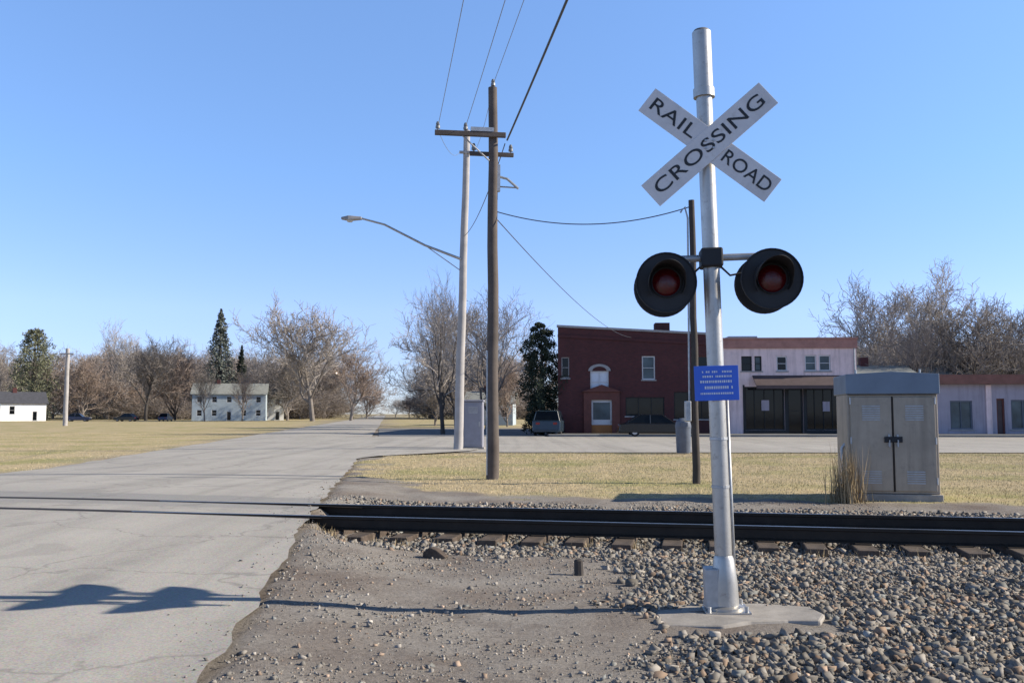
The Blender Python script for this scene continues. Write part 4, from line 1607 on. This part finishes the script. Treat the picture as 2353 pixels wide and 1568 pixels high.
def proto(kind):
    if kind not in protos:
        P = {'round': dict(seed=3, levels=(12, 8, 7, 6), up=.30, spread=1.0, first=.20, trunk_frac=.62, twig=.024, lens=(.60, .55, .52, .5)),
             'round2': dict(seed=12, levels=(11, 8, 7, 5), up=.40, spread=1.0, first=.16, trunk_frac=.62, twig=.024, lens=(.58, .55, .52, .5)),
             'airy': dict(seed=33, levels=(11, 8, 7, 5), up=.40, spread=1.0, first=.22, trunk_frac=.6, twig=.021, lens=(.66, .55, .52, .5)),
             'near': dict(seed=44, levels=(11, 8, 7, 5), up=.50, spread=.9, first=.16, trunk_frac=.62, twig=.014, lens=(.55, .55, .5, .5)),
             'low': dict(seed=52, levels=(14, 9, 7, 6), up=.20, spread=1.15, first=.06, trunk_frac=.5, twig=.024, lens=(.85, .52, .5, .5))}[kind]
        t_, c_ = grow(**P)
        a_ = np.array(t_.v + c_.v)
        protos[kind] = (t_, c_, float(np.percentile(np.abs(a_[:, 0]), 97)), float(np.percentile(a_[:, 2], 99.7)))
    return protos[kind]


meshcache = {}


def bare_tree(kind, px, Y, ytop, wpx, lab, tw='twig_grey', bk='bark', rot=0, z=0.0, name='bare_tree', group='bare trees'):
    t_, c_, hwid, hh = proto(kind)
    H = at(px, ytop, Y).z
    Wm = wpx / (FP / Y) / 2
    b_ = at(px, 960, Y)
    e = empty(name, (b_.x, Y, z), (0, 0, rot), lab, 'tree', group)
    sx, szz = Wm / hwid, H / hh
    for nm, mb, mt_ in (('trunk', t_, bk), ('crown', c_, tw)):
        key = (kind, nm, mt_)
        if key not in meshcache:
            o = mb.build(nm, M[mt_], e)
            meshcache[key] = o.data
        else:
            o = bpy.data.objects.new(nm, meshcache[key])
            col.objects.link(o)
            o.parent = e
        o.scale = (sx, sx, szz)
    return e


def evergreen(px, Y, ytop, wpx, lab, mt_='needle', shape='cone', n=5200, seed=1, z=0, name='evergreen_tree', leaf=.16, group='evergreen trees'):
    rg = np.random.default_rng(seed)
    H = at(px, ytop, Y).z
    Wm = wpx / (FP / Y) / 2
    b_ = at(px, 960, Y)
    e = empty(name, (b_.x, Y, z), (0, 0, 0), lab, 'tree', group)
    MB().tube([(0, 0, -.2), (.03, 0, H * .5), (0, .02, H * .96)], [.028 * H, .018 * H, .01], 8).build('trunk', M['bark_dark'], e, smooth=True)
    # whorls of boughs; sprays of needles sit along each bough
    P, Fc = [], []
    nb = int(26 + H * 6)
    k = 0
    per = max(8, int(n * 2.4) // nb)
    for i in range(nb):
        f = (i + rg.random()) / nb
        if shape == 'cone':
            rad = Wm * (1 - f) ** .8 * (0.75 + .45 * rg.random()) * min(1, .6 + f * 5)
        elif shape == 'column':
            rad = Wm * min(1, (1 - f) * 3.0) ** .7 * (.7 + .4 * rg.random())
        else:
            rad = Wm * math.sin(math.pi * (.12 + .84 * f)) ** .6 * (.6 + .55 * rg.random())
        z0 = H * (.04 + .95 * f)
        a = i * 2.399 + rg.uniform(-.4, .4)
        s = rg.uniform(.15, 1, per) ** .7
        spread_ = .30 * rad * (1 - .5 * s)
        x = np.cos(a) * rad * s + rg.normal(0, 1, per) * spread_ * .55
        y = np.sin(a) * rad * s + rg.normal(0, 1, per) * spread_ * .55
        zz = z0 - .28 * rad * s + rg.normal(0, .12, per) * max(rad, .4)
        d = rg.normal(0, 1, (per, 3)); d /= np.linalg.norm(d, axis=1)[:, None]
        d2 = np.cross(d, rg.normal(0, 1, (per, 3))); d2 /= np.linalg.norm(d2, axis=1)[:, None]
        c = np.stack([x, y, np.maximum(zz, .1)], 1)
        l1 = rg.uniform(.5, 1.3, (per, 1)) * leaf * .62 * (H / 8) ** .5
        tri = np.stack([c - d * l1, c + d * l1 * .6 + d2 * l1 * .45, c + d * l1 * .5 - d2 * l1 * .45], 1)
        P.append(tri.reshape(-1, 3))
    P = np.concatenate(P)
    o = np_mesh('crown', P, np.arange(len(P)).reshape(-1, 3), M[mt_])
    o.parent = e
    return e


# the far wood behind the houses: one mass of bare crowns
wr = random.Random(5)
WV, WF, off = [], [], 0
cache = {}
for i in range(120):
    right = i % 3 == 2
    px = wr.uniform(1900, 2560) if right else wr.uniform(-160, 1230)
    if 806 < px < 992:
        continue
    kind = ('low', 'round2', 'low', 'round')[i % 4]
    Y = wr.uniform(150, 210) if right else wr.uniform(270, 380)
    t_, c_, hw_, hh_ = proto(kind)
    if kind not in cache:
        tr = []
        for mb in (t_, c_):
            o_ = len(tr)
        vs_ = np.array(t_.v + c_.v)
        fs_ = np.array([f for f in t_.f if len(f) == 4] + [tuple(q + len(t_.v) for q in f) for f in c_.f if len(f) == 4])
        keep = rng.uniform(0, 1, len(fs_)) < .75
        cache[kind] = (vs_, fs_[keep])
    vs_, fs_ = cache[kind]
    H_ = at(px, wr.uniform(800, 850) if not right else wr.uniform(775, 815), Y).z
    W_ = H_ * wr.uniform(.42, .6)
    a = wr.uniform(0, 6.28)
    x, y, z = vs_[:, 0] * W_ / hw_, vs_[:, 1] * W_ / hw_, vs_[:, 2] * H_ / hh_
    X0 = at(px, 960, Y).x
    WV.append(np.stack([x * math.cos(a) - y * math.sin(a) + X0, x * math.sin(a) + y * math.cos(a) + Y, z], 1))
    WF.append(fs_ + off)
    off += len(vs_)
for i in range(110):                       # undergrowth between the far trunks
    right = i % 4 == 3
    px = wr.uniform(1900, 2560) if right else wr.uniform(-160, 1230)
    if 835 < px < 972:
        continue
    Y = wr.uniform(150, 200) if right else wr.uniform(245, 330)
    t_, c_, hw_, hh_ = proto('low')
    vs_, fs_ = cache['low']
    H_ = at(px, wr.uniform(880, 915), Y).z
    W_ = H_ * wr.uniform(.9, 1.5)
    a = wr.uniform(0, 6.28)
    sel = fs_[rng.uniform(0, 1, len(fs_)) < .5]
    x, y, z = vs_[:, 0] * W_ / hw_, vs_[:, 1] * W_ / hw_, (vs_[:, 2] / hh_ - .12) * H_ * 1.1
    X0 = at(px, 960, Y).x
    WV.append(np.stack([x * math.cos(a) - y * math.sin(a) + X0, x * math.sin(a) + y * math.cos(a) + Y, z], 1))
    WF.append(sel + off)
    off += len(vs_)
fw_ = np_mesh('far_wood', np.concatenate(WV), np.concatenate(WF), M['twig_far'])
tag(fw_, 'brown bare wood closing the view behind the houses', kind='stuff')

# far left row, left to right
bare_tree('airy', 5, 230, 786, 110, 'thin pale bare tree at the extreme left margin', rot=.3)
evergreen(74, 222, 752, 112, 'olive evergreen behind the low white building', 'needle_mid', 'round', 5200, 5, leaf=.3)
bare_tree('low', 190, 230, 800, 150, 'low brown bare tree behind the pinkish pole', 'twig_brown', rot=1.2)
bare_tree('airy', 248, 250, 742, 110, 'taller thin bare tree between pole and dark tree group', rot=2.0)
bare_tree('round', 335, 215, 774, 130, 'dark dense bare tree left of the narrow spruce', 'twig_dark', 'bark_dark', rot=.8)
bare_tree('low', 402, 225, 784, 110, 'dark brown bare tree touching the blue grey house', 'twig_brown', 'bark_dark', rot=2.6)
bare_tree('low', 290, 260, 830, 160, 'low brown thicket tree behind the distant black car', 'twig_brown', 'bark_dark', rot=4.0)
evergreen(502, 225, 708, 116, 'tall narrow spruce rising above the blue grey house', 'needle_blue', 'cone', 3400, 9, leaf=.32)
evergreen(552, 225, 792, 52, 'short dark spruce right of the tall narrow spruce', 'needle', 'cone', 2600, 10, leaf=.3)
bare_tree('round2', 600, 260, 800, 110, 'small grey bare tree right of the short spruce', rot=3.0)
bare_tree('round', 718, 190, 694, 200, 'large rounded bare tree left of the street gap', 'twig_grey', rot=2.2)
bare_tree('low', 660, 215, 800, 140, 'low bare tree in front of the small pale house', 'twig_dark', rot=1.0)
bare_tree('round2', 806, 200, 790, 140, 'reddish brown bare tree at the left edge of the street gap', 'twig_brown', rot=4.4)
bare_tree('low', 842, 260, 850, 80, 'smallest brown bare tree beside the far end of the road', 'twig_brown', rot=5.1)
bare_tree('airy', 908, 420, 914, 50, 'faint far tree standing in the street gap', rot=1.9)
bare_tree('airy', 940, 360, 908, 50, 'faint tree at the right side of the street gap', 'twig_brown', rot=.9)
bare_tree('near', 470, 186, 842, 60, 'slender bare tree before the left end of the blue grey house', 'twig_dark', rot=1.7)
bare_tree('near', 556, 188, 850, 56, 'slender bare tree before the right half of the blue grey house', 'twig_brown', rot=3.7)
bare_tree('round2', 1050, 102, 700, 220, 'wide grey bare tree behind the grey street light pole', 'twig_grey', 'bark_dark', rot=1.1)
# middle group
bare_tree('near', 1018, 70, 640, 150, 'tall bare tree left of the grey street light pole', 'twig_grey', 'bark_dark', rot=.5)
bare_tree('near', 1120, 88, 672, 200, 'bare tree behind the brown utility pole', 'twig_grey', rot=2.9)
bare_tree('low', 1000, 120, 800, 110, 'low bare tree at the right edge of the street gap', 'twig_dark', rot=3.9)
bare_tree('low', 1165, 110, 800, 90, 'low reddish bare tree between brown pole and dark evergreen', 'twig_brown', rot=1.4)
evergreen(1244, 68.5, 738, 118, 'nearly black dense evergreen beside the brick building', 'needle', 'round', 9000, 14, leaf=.17)
# right group
bare_tree('airy', 2020, 120, 648, 260, 'wide airy bare tree rising behind the mauve shop', rot=.2)
bare_tree('airy', 2136, 135, 606, 270, 'tallest airy bare tree behind the equipment cabinet', rot=3.3)
bare_tree('round', 2240, 100, 676, 240, 'large dark bare tree above the lilac shop', 'twig_dark', 'bark_dark', rot=1.1)
bare_tree('near', 2108, 96, 730, 110, 'dark upright bare tree directly above the cabinet', 'twig_dark', 'bark_dark', rot=2.3)
bare_tree('low', 2010, 98, 790, 150, 'low dark bare tree right of the mauve shop', 'twig_dark', 'bark_dark', rot=4.1)
bare_tree('low', 2190, 104, 780, 220, 'low dark tree just over the pale roof', 'twig_dark', 'bark_dark', rot=5.5)
bare_tree('round2', 2350, 105, 690, 180, 'dark bare tree cut by the right margin', 'twig_dark', 'bark_dark', rot=.7)
bare_tree('low', 2320, 108, 790, 190, 'low dark tree behind the lilac shop at the right margin', 'twig_dark', 'bark_dark', rot=2.7)
print('objects', len(bpy.data.objects))
